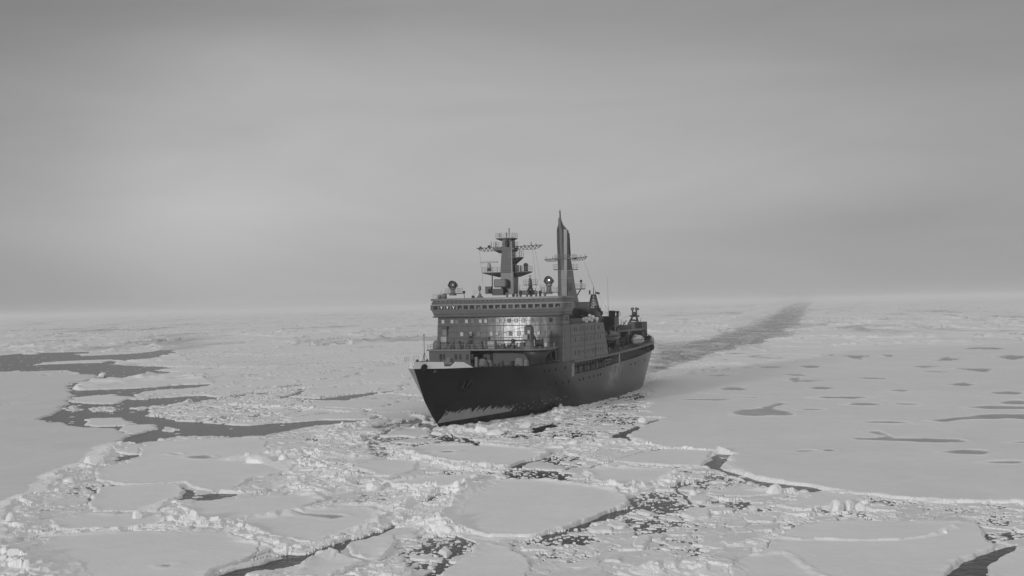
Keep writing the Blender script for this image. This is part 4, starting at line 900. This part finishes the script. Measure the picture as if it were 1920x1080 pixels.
def build_foremast():
    s = 40.0
    def sec(x0, x1, y, d0=-1.6, d1=1.6):
        a = W(x0, y, s + d0); b = W(x1, y, s + d0); pr_ = b[1] - .42 * (d1 - d0) * .9; return [(s + d0, a[1], a[2]), (s + d0, pr_, a[2]), (s + d1, pr_, a[2]), (s + d1, a[1], a[2])]
    low = MB().loft([sec(940, 973, 552), sec(939, 973, 512)]); fm = low.build('fore_mast', side_p, ship)
    MB().loft([sec(938, 972, 511.5), sec(939.5, 969, 488), sec(941, 967.5, 468), sec(942, 966, 448, -1.3, 1.3)]).build('upper_mast', mastp, fm)
    mb = MB()
    frame_platform(mb, 909, 994, 510, s, 3.0, .2, 1.1, (938, 973, 1.1), fm)
    frame_platform(mb, 962, 978, 482, s, 2.6, .2, 1.2, (960, 967, 1.4), fm)
    frame_platform(mb, 929, 968, 465, s, 2.4, .5, 1.2, (938, 964, 1.1), fm)
    frame_platform(mb, 934, 966, 446.5, s, 3.0, .2, 1.0, (942, 960, .6), fm)
    mb.build('platform', mastp, fm)
    a = W(955, 464, s); l = W(894, 465.5, s); r_ = W(1017, 459, s)
    MB().truss((s, a[1] - 1.4, a[2] + .1), l, .75, .06, 7).build('yard', mastp, fm); MB().truss((s, a[1] + 1.4, a[2] + .15), r_, .8, .06, 7).build('yard', mastp, fm)
    for x, y0, y1 in ((900, 466, 462), (915, 465, 460), (921, 464, 453), (930, 463, 452), (983, 461, 458), (996, 460, 453), (1005, 460, 456), (937, 437, 445), (954.5, 428, 446), (949.5, 436, 446)):
        a = W(x, y0, s); b = W(x, y1, s); MB().tube(a, b, .09 if x < 948 else .12, .05, 5).build('aerial', mastp, fm)
    sg = W(901, 464.5, s); MB().ball(tuple(sg), .3).build('signal_light', dark, fm); MB().ball(tuple(W(917, 462.5, s)), .33).build('signal_light', dark, fm)
    # white pole in front of the tower
    a = W(958.5, 452, s - 2.4); b = W(960.5, 532, s - 2.4); MB().tube(b, a, .16, .12, 6).build('signal_pole', pale, fm)
    a = W(950, 447, s - 1.9); MB().tube(W(950, 462, s - 1.9), a, .35, .3, 8).build('lamp_column', dark, fm)
    x = MB()
    for i in range(5): u = W(953, 474 + i * 2.3, s - 2.3); v = W(971, 473 + i * 2.3, s - 2.3); x.tube(u, v, .035, n=4)
    x.build('log_aerial', rails, fm)
    x = MB(); 
    for yy in (451, 455, 499, 503): x.tube(W(942, yy, s - 1.75), W(956, yy - .3, s - 1.75), .05, n=4)
    x.build('hand_rail', rails, fm)
    # radar scanner and gear boxes on the wide platform
    c = W(917, 492, s); MB().tube(W(917, 509, s), W(917, 494, s), .55, .3, 8).build('radar_pedestal', dark, fm); MB().box((s, c[1], c[2] + .05), (.35, 3.8, .32)).lathe((s, c[1], c[2] - 1.2), [(.5, 0), (.35, .8), (.2, 1.2)]).build('radar_scanner', pale, fm)
    c = W(986, 503, s); MB().lathe((s, c[1], c[2] - .8), [(.45, 0), (.45, 1.3), (.6, 1.4), (.3, 1.9)]).build('dome_lamp', dark, fm)
    c = W(968.5, 503, s); MB().box((s, c[1], c[2]), (.8, .8, 1.3)).box((s, c[1] + .9, c[2] - .1), (.3, .3, 1.4)).build('gear_box', dark, fm)
    # big pale cabinet ahead of the tower
    a = W(926.5, 539, s - 3.2); b = W(949, 523, s - 3.2); MB().span((s - 3.6, a[1], a[2]), (s - 1.8, b[1], b[2])).build('equipment_cabinet', mid, fm, bevel=.2)
    a = W(925, 554, s - 3); b = W(945, 541, s - 3); MB().span((s - 3.6, a[1], a[2]), (s - 1.8, b[1], b[2])).build('cabinet_base', dark, fm)
    a = W(923, 508, s - 3); MB().tube(W(923, 552, s - 3), W(923, 512, s - 3), .13, .13).build('wave_guide', mastp, fm)
    a = W(911, 551, s - 3); b = W(922, 537, s - 3); MB().span((s - 3.4, a[1], a[2]), (s - 2.4, b[1], b[2])).build('vent_trunk', mastp, fm)
    for (x0, y0, x1, y1) in ((899, 470, 906, 534), (1003, 466, 1013, 525), (998, 462, 1006, 540), (936, 474, 941, 484)): MB().tube(W(x0, y0, s), W(x1, y1, s - 2), .022, n=3).build('stay', dark, fm)
    x = MB().rail([tuple(W(973, 552, 41)), tuple(W(1005, 551, 41))], 1.1).rail([tuple(W(974, 544, 41)), tuple(W(988, 544, 41))], 1.0)
    x.build('flying_bridge_rail', rails, ship)
    a = W(973, 553, 38); b = W(998, 544, 38); MB().span((38, a[1], a[2]), (40, b[1], b[2])).build('flying_bridge_locker', mastp, ship)
    a = W(994.5, 552, 37); m = MB(); m.tube(W(994.5, 536, 37), W(993.8, 522, 37), .5, .3, 6); m.tube(W(988, 552, 37), W(994, 536, 37), .28); m.tube(W(1000, 552, 37), W(995, 536, 37), .3)
    m.tube(W(993.8, 523, 37), W(993.8, 518.5, 37), .09); m.tube(W(991.5, 516, 37), W(993.8, 518.5, 37), .06); m.tube(W(996.2, 516, 37), W(993.8, 518.5, 37), .06); m.build('compass_mast', mastp, ship)
    mb = MB(); frame_platform(mb, 984, 1006, 533.5, 37, 1.6, .15, 1.0, None, ship); mb.build('compass_platform', mastp, ship)
build_foremast()

def searchlight(x, yc, yb, s, r_, tilt, name='searchlight'):
    c = W(x, yc, s); zb = W(x, yb, s)[2]; ax = Vector((-1, -.25 + tilt * .2, .05))
    st = MB(); st.lathe((s, c[1], zb), [(.75, 0), (.75, .5), (.5, .6), (.48, (c[2] - zb) * .55), (.7, (c[2] - zb) * .6), (.7, (c[2] - zb) * .66)], n=12)
    for sd in (-1, 1): st.tube((s, c[1] + sd * .3, zb + (c[2] - zb) * .62), (s, c[1] + sd * (r_ + .18), c[2] - .25), .13); st.tube((s, c[1] + sd * (r_ + .18), c[2] - .3), (s, c[1] + sd * (r_ + .12), c[2] + .12), .14)
    o = st.build(name, mid, ship)
    MB().lathe(tuple(c), [(0, .9), (r_ * .7, .8), (r_ * .95, .3), (r_, -.35), (r_ * 1.05, -.4), (r_ * .92, -.42), (r_ * .88, -.1), (0, .0)], -ax, 20).build('lamp_housing', dark, o)
    MB().lathe(tuple(c), [(0, -.06), (r_ * .5, -.02), (r_ * .86, .12), (r_ * .86, .16), (0, .16)], ax * -1, 20).build('reflector', mat('reflector', .7, .12, 1.0, metal=1.0), o, smooth=True)
    return o
def build_roof():
    searchlight(849, 534, 554, 33.0, .85, 0); searchlight(1029, 525.5, 551, 34.5, .85, 1)
    for x0, x1, y, s in ((838, 864, 550, 33.0), (1018, 1046, 547.5, 34.5)):
        mb = MB(); frame_platform(mb, x0, x1, y, s, 2.0, .16, 1.0, None, ship); mb.build('searchlight_platform', mastp, ship)
    x = MB()
    for a, r_ in ((W(824, 558, 32), .42), (W(833, 557, 32), .55)): x.lathe((a[0], a[1], 23.8), [(r_, 0), (r_, r_ * 1.2), (r_ * .8, r_ * 1.8), (0, r_ * 2.1)])
    x.build('vent_cowl', mid, ship, smooth=True)
    a = W(869.8, 548, 32); MB().ball(tuple(a), .32).tube(a, (32, a[1] + .1, 23.8), .07).build('signal_lamp', dark, ship)
    a = W(887, 552, 32); MB().ball((32, a[1], 24.0), .36).build('signal_lamp', dark, ship)
    a = W(899.5, 540.5, 33); MB().ball(tuple(a), .62, (.5, .55, .95)).tube(a, (33, a[1], 23.8), .12).lathe((33, a[1], 23.8), [(.8, 0), (.35, .5), (.2, .9)]).build('direction_finder', mid, ship, smooth=False)
    MB().rail([tuple(W(889, 553, 34)), tuple(W(911, 552, 34))], 1.0).rail([tuple(W(1046, 551, 35)), tuple(W(1060, 553, 35))], .6).build('roof_rail', rails, ship)
    x = MB()
    for xx, yt, yb, s in ((827, 545, 558, 32), (1013, 533, 551, 36), (1016, 534, 551, 36), (1020, 533, 551, 36), (1048, 540, 552, 36), (1004, 540, 552, 36)): x.tube(W(xx, yb, s), W(xx, yt, s), .06, .04, 4)
    x.build('whip_aerial', dark, ship)
    rng = random.Random(9)
    for k in range(9):
        p = 1.2 + k * 1.05; h_ = .5 + rng.random() * .9; MB().lathe((33.5 + rng.random() * 2, p, 23.8), [(.25, 0), (.25, h_ * .5), (.38, h_ * .55), (.3, h_), (0, h_ + .1)], n=8).build('roof_vent', dark if k % 2 else mid, ship)
build_roof()

def build_funnel():
    s = 77.0
    def sec(x0, x1, y, dep, r=.35):
        a = W(x0, y, s); aft = W(x1, y, s + dep); z = a[2]; pl, pr_ = a[1], aft[1]
        return [(s, pl, z), (s - r * .6, (pl + pr_) / 2 - .3, z), (s - r * .6, (pl + pr_) / 2 + .3, z), (s, pr_, z), (s + dep, pr_, z), (s + dep, pl, z)]
    low = MB().loft([sec(1045, 1086, 598, 8.6), sec(1046, 1085, 565, 8.2), sec(1046, 1079, 540, 6.6), sec(1046, 1076, 520, 5.6), sec(1046, 1074.5, 506.5, 5.1)]); fu = low.build('funnel_mast', tower_p, ship)
    MB().loft([sec(1046.2, 1074, 506.2, 5.0), sec(1045.5, 1070, 484, 4.0), sec(1044.3, 1067, 455, 3.3), sec(1044, 1066, 432, 3.0), sec(1044.5, 1062, 428, 2.4), sec(1046.5, 1056, 421, 1.6), sec(1048, 1053, 413, .9), sec(1048.7, 1051.7, 408, .5)]).build('funnel_top', mastp, fu)
    a = W(1049.9, 395, s); b = W(1050.5, 412, s); MB().tube(b, a, .22, .16, 6).tube(W(1050, 396, s), W(1050, 392, s), .05).tube(W(1045, 414, s), W(1051, 414, s), .05, n=4).tube(W(1046.5, 397, s), W(1050, 397, s), .04, n=4).build('top_pole', mastp, fu)
    x = MB()
    for i in range(7):
        y0 = 446 + i * 4.6; x.tube(W(1065, y0, s + 3.5), W(1069, y0 + 2.3, s + 3.5), .09, n=4); x.tube(W(1069, y0 + 2.3, s + 3.5), W(1065.5, y0 + 4.6, s + 3.5), .09, n=4)
    x.tube(W(1067, 437, s + 3.5), W(1069.5, 480, s + 3.5), .12, n=4); x.build('ladder_frame', mastp, fu)
    x = MB()
    for y in (507.3, 521.2): x.tube(W(1045.2, y + .3, s - .35), W(1073, y - .2, s - .35), .07, n=4)
    x.build('hoop', rails, fu)
    MB().loft([[tuple(W(xx, y, s - .42)) for xx, y in ((1057, y0), (1063, y0))] + [tuple(W(xx, y0, s)) for xx in (1063, 1057)] for y0 in (596, 430)]).build('cable_trunk', tower_p, fu)
    mb = MB(); frame_platform(mb, 1043, 1079, 484.5, s + 1, 3.2, .25, .9, None, fu); frame_platform(mb, 1039, 1046, 505, s + .5, 1.4, .2, 1.2, None, fu); frame_platform(mb, 1074, 1082, 504.5, s + 2.5, 1.4, .2, 1.2, None, fu)
    z = frame_platform(mb, 1074, 1095, 541, s + 3, 2.4, .25, 1.15, None, fu); mb.tube(W(1089, 542, s + 3), W(1082, 554, s + 3), .16); mb.build('platform', mastp, fu)
    MB().truss(tuple(W(1046, 484.5, s + 1)), tuple(W(1021, 486, s + 1)), .7, .06, 6, .4).build('yard', mastp, fu); MB().truss(tuple(W(1073, 484, s + 1)), tuple(W(1101, 481, s + 1)), .75, .06, 6, .4).build('yard', mastp, fu)
    for x_, y0, y1 in ((1024, 486, 480), (1036.5, 485, 480), (1089, 483, 477), (1097, 482, 476)): MB().tube(W(x_, y0, s + 1), W(x_, y1, s + 1), .09, .05, 4).build('aerial', mastp, fu)
    a = W(1089.5, 527, s + 3); MB().ball(tuple(a), .35).tube(a, W(1089.5, 541, s + 3), .12).build('navigation_light', dark, fu)
    x = MB(); x.tube(W(1096, 492, s + 1), W(1104, 515, s + 4), .025, n=3); x.tube(W(1104, 515, s + 4), W(1113, 537, s + 8), .03, n=3); x.build('stay', dark, fu)
    x = MB(); a = W(1052, 597, s); x.span((s - 3, a[1] - .5, 20), (s + 10, a[1] + 4.6, 22.6)); x.build('funnel_base', mastp, ship)
build_funnel()

def build_after():
    # lattice mast on the casing
    s = 70.0; m = MB(); z0 = W(1113, 578, s)[2]; z1 = W(1113, 552, s)[2]; c = W(1113, 560, s)[1]; lv = [z0 + (z1 - z0) * i / 5 for i in range(6)]
    wd = lambda z: 1.05 - .65 * (z - z0) / (z1 - z0)
    cn = ((-1, -1), (-1, 1), (1, 1), (1, -1))
    for za, zb in zip(lv[:-1], lv[1:]):
        for i in range(4):
            a, b = cn[i], cn[(i + 1) % 4]; P = lambda q_, z: (s + q_[0] * wd(z), c + q_[1] * wd(z), z)
            m.tube(P(a, za), P(a, zb), .10, n=4); m.tube(P(a, za), P(b, zb), .07, n=4); m.tube(P(b, za), P(a, zb), .07, n=4); m.tube(P(a, za), P(b, za), .07, n=4)
    m.tube((s, c, z1), tuple(W(1113, 537, s)), .12, .06); m.box((s, c - .9, z1 + .5), (.4, .3, 1.0)); m.build('lattice_mast', mastp, ship)
    a = W(1085, 577, 60); b = W(1117, 590, 60)
    MB().loft([[tuple(W(xx, yy, 66 + e)) for xx, yy in ((1085, 577.5), (1116, 577.5), (1126, 588), (1133, 600), (1085, 602))] for e in (-2, 8)]).build('after_casing', mastp, ship)
    for x_, y0, s_ in ((1122, 577, 72), (1126, 583, 74), (1119, 573, 70)): a = W(x_, y0, s_); MB().lathe((s_, a[1], 18.5), [(.4, 0), (.4, max(a[2] - 19.4, .5)), (.65, max(a[2] - 19.2, .6)), (.5, a[2] - 18.5)], n=8).build('ventilator', dark, ship)
    MB().rail([tuple(W(1086, 577, 66)), tuple(W(1104, 577, 66))], 1.1).build('casing_rail', rails, ship)
    # hangar block amidships aft
    a = W(1139, 593, 84); b = W(1153, 650, 84); MB().span((84, W(1120, 593, 84)[1], 11), (88.5, b[1], a[2])).build('after_deckhouse', mastp, ship)
    rb = MB()
    for k in range(5): xx = W(1142 + k * 2.4, 600, 83.9)[1]; rb.box((83.95, xx, a[2] - 1.2), (.12, .12, 2.2))
    rb.build('stiffener', dark, ship)
    a = W(1141, 582.5, 86); b = W(1150, 594, 86); MB().span((86, a[1], b[2]), (88, b[1], a[2])).build('machinery_box', dark, ship)
    for x_ in (1151.5, 1158): c = W(x_, 594, 86); t = W(x_, 583, 86); MB().lathe((86, c[1], c[2]), [(.3, 0), (.35, .6), (.25, .9), (.5, 1.1), (.55, t[2] - c[2] - .15), (.3, t[2] - c[2])], n=8).build('exhaust_pipe', dark, ship)
    MB().rail([tuple(W(1128, 593, 84)), tuple(W(1140, 593, 84))], 1.0).rail([tuple(W(1160, 594, 85)), tuple(W(1164, 594, 88))], 1.0).build('after_rail', rails, ship)
    x = MB(); x.tube(W(1140.5, 582, 88), W(1139, 520, 88), .05, .02, 4); x.tube(W(1127, 592, 84), W(1127, 565, 84), .03, .02, 4); x.build('whip_aerial', rails, ship)
    # stern house and gantry
    a = W(1177, 604, 122); b = W(1205, 650, 122); MB().span((122, a[1], 11.2), (128, b[1], a[2])).build('stern_house', dark, ship)
    cyl = W(1197, 606, 121); MB().lathe((121.2, cyl[1], 14), [(1.0, 0), (1.0, W(1197, 604, 121)[2] - 14)], n=12).build('ventilation_trunk', mastp, ship)
    g = MB(); s = 123
    L0, L1, L2 = W(1177, 612, s), W(1186, 593, s), W(1186, 579, s); R0_, R1, R2 = W(1196, 605, s), W(1193, 592, s), W(1193, 579, s)
    g.tube(L0, L1, .38, .3); g.tube(L1, L2, .26, .22); g.tube(R0_, R1, .38, .3); g.tube(R1, R2, .26, .22); g.tube(W(1181, 592.6, s), W(1198.5, 592.6, s), .22); g.tube(L1, R1, .3); g.tube(W(1184, 600, s), W(1196, 601, s), .25)
    for t in (L2, R2): g.box((t[0], t[1], t[2]), (.8, .5, .75)); g.box((t[0], t[1] + (.55 if t is R2 else -.3), t[2] - .1), (.5, .35, .6))
    g.tube(L2, R2, .08); k = W(1189.5, 588.5, s); g.ball(tuple(k), .6); g.build('stern_gantry', mastp, ship)
    x = MB().tube(W(1160, 600, s - 20), W(1182, 590, s), .03, n=3); x.build('stay', rails, ship)
    MB().rail([tuple(W(1163, 609, 100)), tuple(W(1172, 609, 104))], 1.0).build('after_rail', rails, ship)
    MB().span((98, W(1160, 612, 98)[1], 11), (112, W(1176, 612, 108)[1], W(1165, 610, 100)[2])).build('winch_platform_house', dark, ship)
    # flight-deck like canopy
    z = W(1175, 618.5, 104)[2]; P = [q(x_, y_, z=z) for x_, y_ in ((1153, 616.5), (1175, 616), (1199, 619.8), (1190, 622), (1160, 620.5))]
    P = [(92, 5.2), (92, 10.2), (97, 11.6), (113, 11.9), (119, 8.5), (119, 4)]
    MB().loft([[(a_, b_, zz) for a_, b_ in P] for zz in (z - .25, z + .05)]).build('helicopter_deck', side_p, ship)
    pl = MB()
    for s_, p_ in ((93, 10), (98, 11.2), (106, 11.5), (112, 11.5)): pl.tube((s_, p_, zt(s_) - .1), (s_, p_, z), .14, n=6)
    pl.build('deck_pillar', mid, ship); c = W(1176.5, 624, 106); MB().box(tuple(c), (.6, .8, 1.1)).build('life_ring_locker', white, ship)
    # davits
    for s_ in (73, 80.5): MB().path([(s_, 11.2, 10.3), (s_, 12.6, 13.6), (s_, 12.8, 16.2), (s_, 13.9, 16.9)], .22, 6).build('davit', mastp, ship)
    for s_ in (100, 106): MB().path([(s_, 11.2, 10.8), (s_, 11.6, 13.6), (s_, 12.8, 14.8), (s_, 13.6, 15)], .2, 6).build('davit', mastp, ship)
    rng = random.Random(12)
    for k in range(26):
        cr = MB()
        s_ = 69 + k * 2.1; p_ = 9.5 + rng.random() * 3.2; h_ = .5 + rng.random() * 1.3
        if s_ > 118: p_ = min(p_, hb(s_, 11) - 1.5)
        if k % 2: cr.box((s_, p_, zt(s_) + h_ / 2), (.8 + rng.random(), .6 + rng.random() * .6, h_))
        else: cr.lathe((s_, p_, zt(s_) - .1), [(.4, 0), (.4, h_ * .5), (.6, h_ * .6), (.3, h_)], n=8)
        cr.build('deck_machinery' if k % 2 else 'deck_vent', dark if k % 3 else mid, ship)
    MB().span((68.5, 4, 10.3), (83.8, 10.8, 15.5)).build('boat_deck_house', dark, ship)
    sg = MB().rail([(s_, hb(s_, zt(s_)) - .1, zt(s_) + .1) for s_ in (84, 92, 100, 108, 114, 120, 126, 132, 136.5)] + [(136.7, 0, 11.6)], 1.05, .035, 3, 1.8).rail([(s_, hb(s_, zt(s_)) - .1, zt(s_) + .1) for s_ in (68, 76, 84)], 1.05, .035); sg.build('deck_edge_rail', rails, ship)
    a = W(1213, 628, 122); w_ = MB(); w_.lathe((121, a[1] - 1.0, a[2] - .8), [(.9, 0), (.95, .2), (.6, .3), (.6, 1.6), (.95, 1.7), (.9, 1.9)], (0, 1, 0), 12).box((121, a[1], a[2] - .9), (2.2, 2.6, 1.4)).build('stern_winch', dark, ship)
    MB().path([tuple(W(1213, 632, 124)), tuple(W(1211, 624, 124)), tuple(W(1208.5, 619, 124))], .18).path([tuple(W(1218, 640, 126)), tuple(W(1218, 631, 126)), tuple(W(1215, 627, 126)), tuple(W(1210, 626.5, 126))], .07).build('stern_crane', mastp, ship)
build_after()
def build_stern_gear():
    for x0, y0, x1, y1, s_, r_ in ((1164, 617, 1175, 600, 98, .12), (1170, 618, 1170, 603, 100, .09), (1134, 600, 1148, 590, 82, .12), (1166, 612, 1166, 600, 97, .07), (1204, 622, 1204, 612, 124, .08), (1207, 640, 1209, 628, 118, .14), (1200, 604, 1203, 596, 123, .06)):
        MB().tube(W(x0, y0, s_), W(x1, y1, s_), r_, r_ * .7, 5).build('derrick_post', mastp, ship)
    for x, y, s_, w_ in ((1144, 646, 80, 1.0), (1150, 643, 84, 1.3), (1156, 648, 86, .8), (1160, 634, 92, 1.2), (1167, 640, 96, 1.0), (1168, 626, 97, .9), (1195, 632, 112, 1.1), (1201, 636, 115, 1.0), (1206, 634, 117, .9), (1199, 628, 114, .7)):
        a = W(x, y, s_); o = MB().lathe((s_, a[1] - w_ * .5, a[2]), [(w_ * .5, 0), (w_ * .55, .1), (w_ * .35, .15), (w_ * .35, w_ * .8), (w_ * .55, w_ * .85), (w_ * .5, w_)], (.3, 1, 0), 10); o.box((s_, a[1], a[2] - w_ * .6), (w_, w_, w_ * .5)); o.build('reel', mid if int(x) % 2 else dark, ship)
    x = MB()
    for a, b in ((W(1164, 600, 97), W(1186, 590, 123)), (W(1193, 580, 123), W(1212, 622, 124)), (W(1113, 540, 70), W(1143, 584, 86))): MB().tube(a, b, .025, n=3).build('stay', rails, ship)
build_stern_gear()

# ------------------------------------------------------------------ things carried by the ship
def lifeboat(s, p, z, L, m, label):
    o = root('lifeboat', label, 'lifeboat', 'lifeboats on the port side aft'); place(o, s, p, z)
    rings = []
    for i in range(15):
        t = i / 14 * 2 - 1; w_ = max(1 - abs(t) ** 2.6, .03); rings.append([(t * L / 2, 1.65 * w_ * math.cos(a), (1.35 if math.sin(a) < 0 else .0) * math.sin(a) * (.55 + .45 * w_)) for a in [math.pi + math.pi * k / 10 for k in range(11)]])
    MB().loft(rings).build('boat_hull', m, o, smooth=True)
    rings = []
    for i in range(15):
        t = i / 14 * 2 - 1; w_ = max(1 - abs(t) ** 2.6, .03); rings.append([(t * L / 2 * .96, 1.58 * w_ * math.cos(a), .03 + 1.2 * w_ * math.sin(a)) for a in [math.pi * k / 10 for k in range(11)]])
    MB().loft(rings).build('canopy', m, o, smooth=True)
    r_ = MB(); pr_ = None
    for i in range(25):
        t = i / 24 * 2 - 1; w_ = max(1 - abs(t) ** 2.6, .03); c = (t * L / 2, 1.68 * w_, 0.02)
        if pr_: r_.tube(pr_, c, .06, n=4)
        pr_ = c
    r_.build('rubbing_strake', dark, o)
    MB().box((-L * .25, 0, 1.15), (1.1, .9, .5)).build('steering_hatch', m, o, bevel=.08)
    for k in (-.7, 0, .7, 1.4): MB().box((k, 1.42, .5), (.35, .12, .25)).build('window', glassd, o)
    return o
boat_m = mat('boat_fibreglass', .085, .35, .5, noise=.15, nscale=.7); boat_w = mat('pale_fibreglass', .60, .3, .5, noise=.12, nscale=.7)
c = W(1149, 630, 77); lifeboat(77.0, 12.4, c[2], 10.5, boat_m, 'dark grey enclosed lifeboat hanging in davits just behind the sloping side block')
c = W(1182, 637, 103); lifeboat(103.0, 12.4, c[2], 9.0, boat_w, 'pale enclosed lifeboat lying under the flat deck near the stern')
fl = root('flag', 'small dark flag flying from the lattice mast behind the funnel', 'flag'); c = W(1117, 549, 70.5); place(fl, 70.5, c[1], c[2])
vs = []
for i in range(9):
    for j in (0, 1): vs.append((.25 * math.sin(i * .8), i * .12, (.22 if j else -.22) - .02 * i))
f_ = MB().add(vs, [(2 * i, 2 * i + 2, 2 * i + 3, 2 * i + 1) for i in range(8)]).build('flag_cloth', dark, fl); f_.modifiers.new('thick', 'SOLIDIFY').thickness = .03
MB().tube((0, -.08, -.6), (0, -.08, .5), .04).tube((0, -.08, -.3), (0, -.5, -.3), .03).build('staff', dark, fl)
cm = mat('white_plastic', .85, .45, .5, noise=.08, nscale=2)
for x_, y_, r_, lb in [(1105.5,592.3,.42,'white round fender at the top left of the heap beside the funnel'),(1111.5,595,.46,'largest white round fender on the right shoulder of the heap'),(1119,598,.42,'white round fender lying apart at the right end of the heap'),
                       (1094.5,599,.40,'white round fender at the far left end of the heap'),(1098.8,597.2,.38,'white round fender second from the left in the heap'),(1104.5,598.3,.42,'white round fender in the middle of the heap'),
                       (1099.5,602.5,.34,'small white fender low at the left foot of the heap'),(1109.5,600.5,.36,'small white fender wedged under the largest one')]:
    c = W(x_, y_, 47.0); o = root('round_fender', lb, 'fender', 'white fenders heaped on the boat deck'); place(o, 47.0, c[1], c[2])
    MB().ball((0, 0, 0), r_).build('float_body', cm, o, smooth=True); MB().lathe((0, 0, r_ * .9), [(.1, 0), (.1, .12), (.02, .14)], n=8).build('eye', mid, o)
def bundle(x0, x1, y0, y1, s, lb, seed, dep=1.6, lay=3):
    a = W(x0, y1, s); b = W(x1, y0, s); w_ = b[1] - a[1]; h_ = b[2] - a[2]; rng = random.Random(seed)
    o = root('tarpaulin_bundle', lb, 'bundle', 'covered bundles on the foredeck'); place(o, s, (a[1] + b[1]) / 2, a[2]); rings = []
    for k in range(7):
        t = k / 6; rr = (1 - .35 * t ** 3) if k < 6 else .35
        rings.append([(dep / 2 * rr * math.cos(u) * (1 + .12 * rng.uniform(-1, 1)), w_ / 2 * rr * math.sin(u) * (1 + .10 * rng.uniform(-1, 1)), h_ * (t ** .85) * (1 + .04 * rng.uniform(-1, 1))) for u in [2 * math.pi * i / 14 for i in range(14)]])
    MB().loft(rings).build('cover', canvas, o, smooth=True)
    l = MB()
    for zz in (.3, .62):
        pr_ = None
        for i in range(15):
            u = 2 * math.pi * i / 14; c = (dep / 2 * 1.02 * math.cos(u), w_ / 2 * 1.02 * math.sin(u), h_ * zz)
            if pr_: l.tube(pr_, c, .03, n=4)
            pr_ = c
    l.build('lashing', rails, o)
bundle(896, 913, 672.5, 686, 9.0, 'rounded tarpaulin bundle on the foredeck beside the narrow upright stand', 1)
bundle(914, 923, 675, 688, 10.0, 'smallest tarpaulin bundle, slumped between the two bigger ones', 2, 1.2)
bundle(965, 982, 671, 686, 13.0, 'tallest pale bundle on the foredeck under the crane jib', 3)
bundle(981, 991, 673.5, 686, 13.6, 'squat pale bundle pressed against the tallest one', 4, 1.3)

# ------------------------------------------------------------------ single ice blocks that stand out of the pack
blk = mat('clean_ice', .80, .5, .4, noise=.08, nscale=1.5, bump=.08, bscale=2.5)
def block(x, y, w_px, h_px, lb, seed, flat=1.0):
    g = at(x, y, .25); D_ = g[1]; k = D_ / FPX; R_ = w_px * k / 2; H_ = h_px * k; rng = random.Random(seed)
    b = bmesh.new(); bmesh.ops.create_icosphere(b, subdivisions=3, radius=1.0)
    pl = []
    for _ in range(11):
        n = Vector((rng.gauss(0, 1), rng.gauss(0, 1), rng.gauss(0, .8))).normalized(); pl.append((n, rng.uniform(.62, .92)))
    for v in b.verts:
        for n, d_ in pl:
            e = v.co.dot(n)
            if e > d_: v.co -= n * (e - d_)
        v.co += Vector((rng.uniform(-.02, .02),) * 3)
    for v in b.verts: v.co = Vector((v.co.x * R_ * 1.15, v.co.y * R_ * 1.0, v.co.z * H_ * .95 + (.12 * R_ * v.co.x)))
    me = bpy.data.meshes.new('ice_block'); b.to_mesh(me); b.free(); me.materials.append(blk)
    o = bpy.data.objects.new('ice_block', me); sc.collection.objects.link(o); o.location = g; o.rotation_euler = (0, 0, rng.uniform(0, 3)); tag(o, lb, 'ice block', 'blocks standing out of the pack ice')
for k, a in enumerate([(177,871,46,22,'large rounded ice block at the sheet edge below the left lead'),(130,905,24,14,'pointed ice block on the rubble left of the square floe'),(257,971,24,16,'lone upright ice block with a sharp right corner, on its own flat floe'),
    (21,983,26,24,'tall ice block at the left edge of the picture'),(490,866,58,15,'long loaf shaped ice block left of centre by the grey pool'),(532,864,20,14,'square ice block at the right end of the long loaf shaped one'),
    (1568,955,30,20,'biggest block in the row on the dull floe at right'),(1592,953,20,17,'middle block in the row on the dull floe at right'),(1614,953,22,12,'smallest block in the row on the dull floe at right'),
    (1452,924,30,18,'boxy block beneath the black hairline lead at right'),(1300,927,18,12,'tilted block in brash right of the scalloped floe'),(1772,1000,14,8,'little block on the white ridge line of the large grey floe'),
    (835,998,30,14,'round boulder of ice at the lower left rim of the centre floe'),(700,917,34,16,'snowy block at the left tip of the low rimmed floe'),(1787,614,14,5,'distant white block far out on the right hand pack'),
    (192,706,14,8,'little hump of ice at the mouth of the narrow dark neck'),(930,812,34,9,'pale slab riding against the hull just right of the bow'),(868,808,20,10,'tilted slab pushed up under the scraped patch of the bow'),(985,799,24,10,'pale block wedged against the hull midway along the ship'),(1048,786,18,8,'small hump of ice against the hull below the white emblem'),(1205,790,22,8,'slab of ice at the upper end of the black lead beside the ship')]):
    block(*a, seed=30 + k)
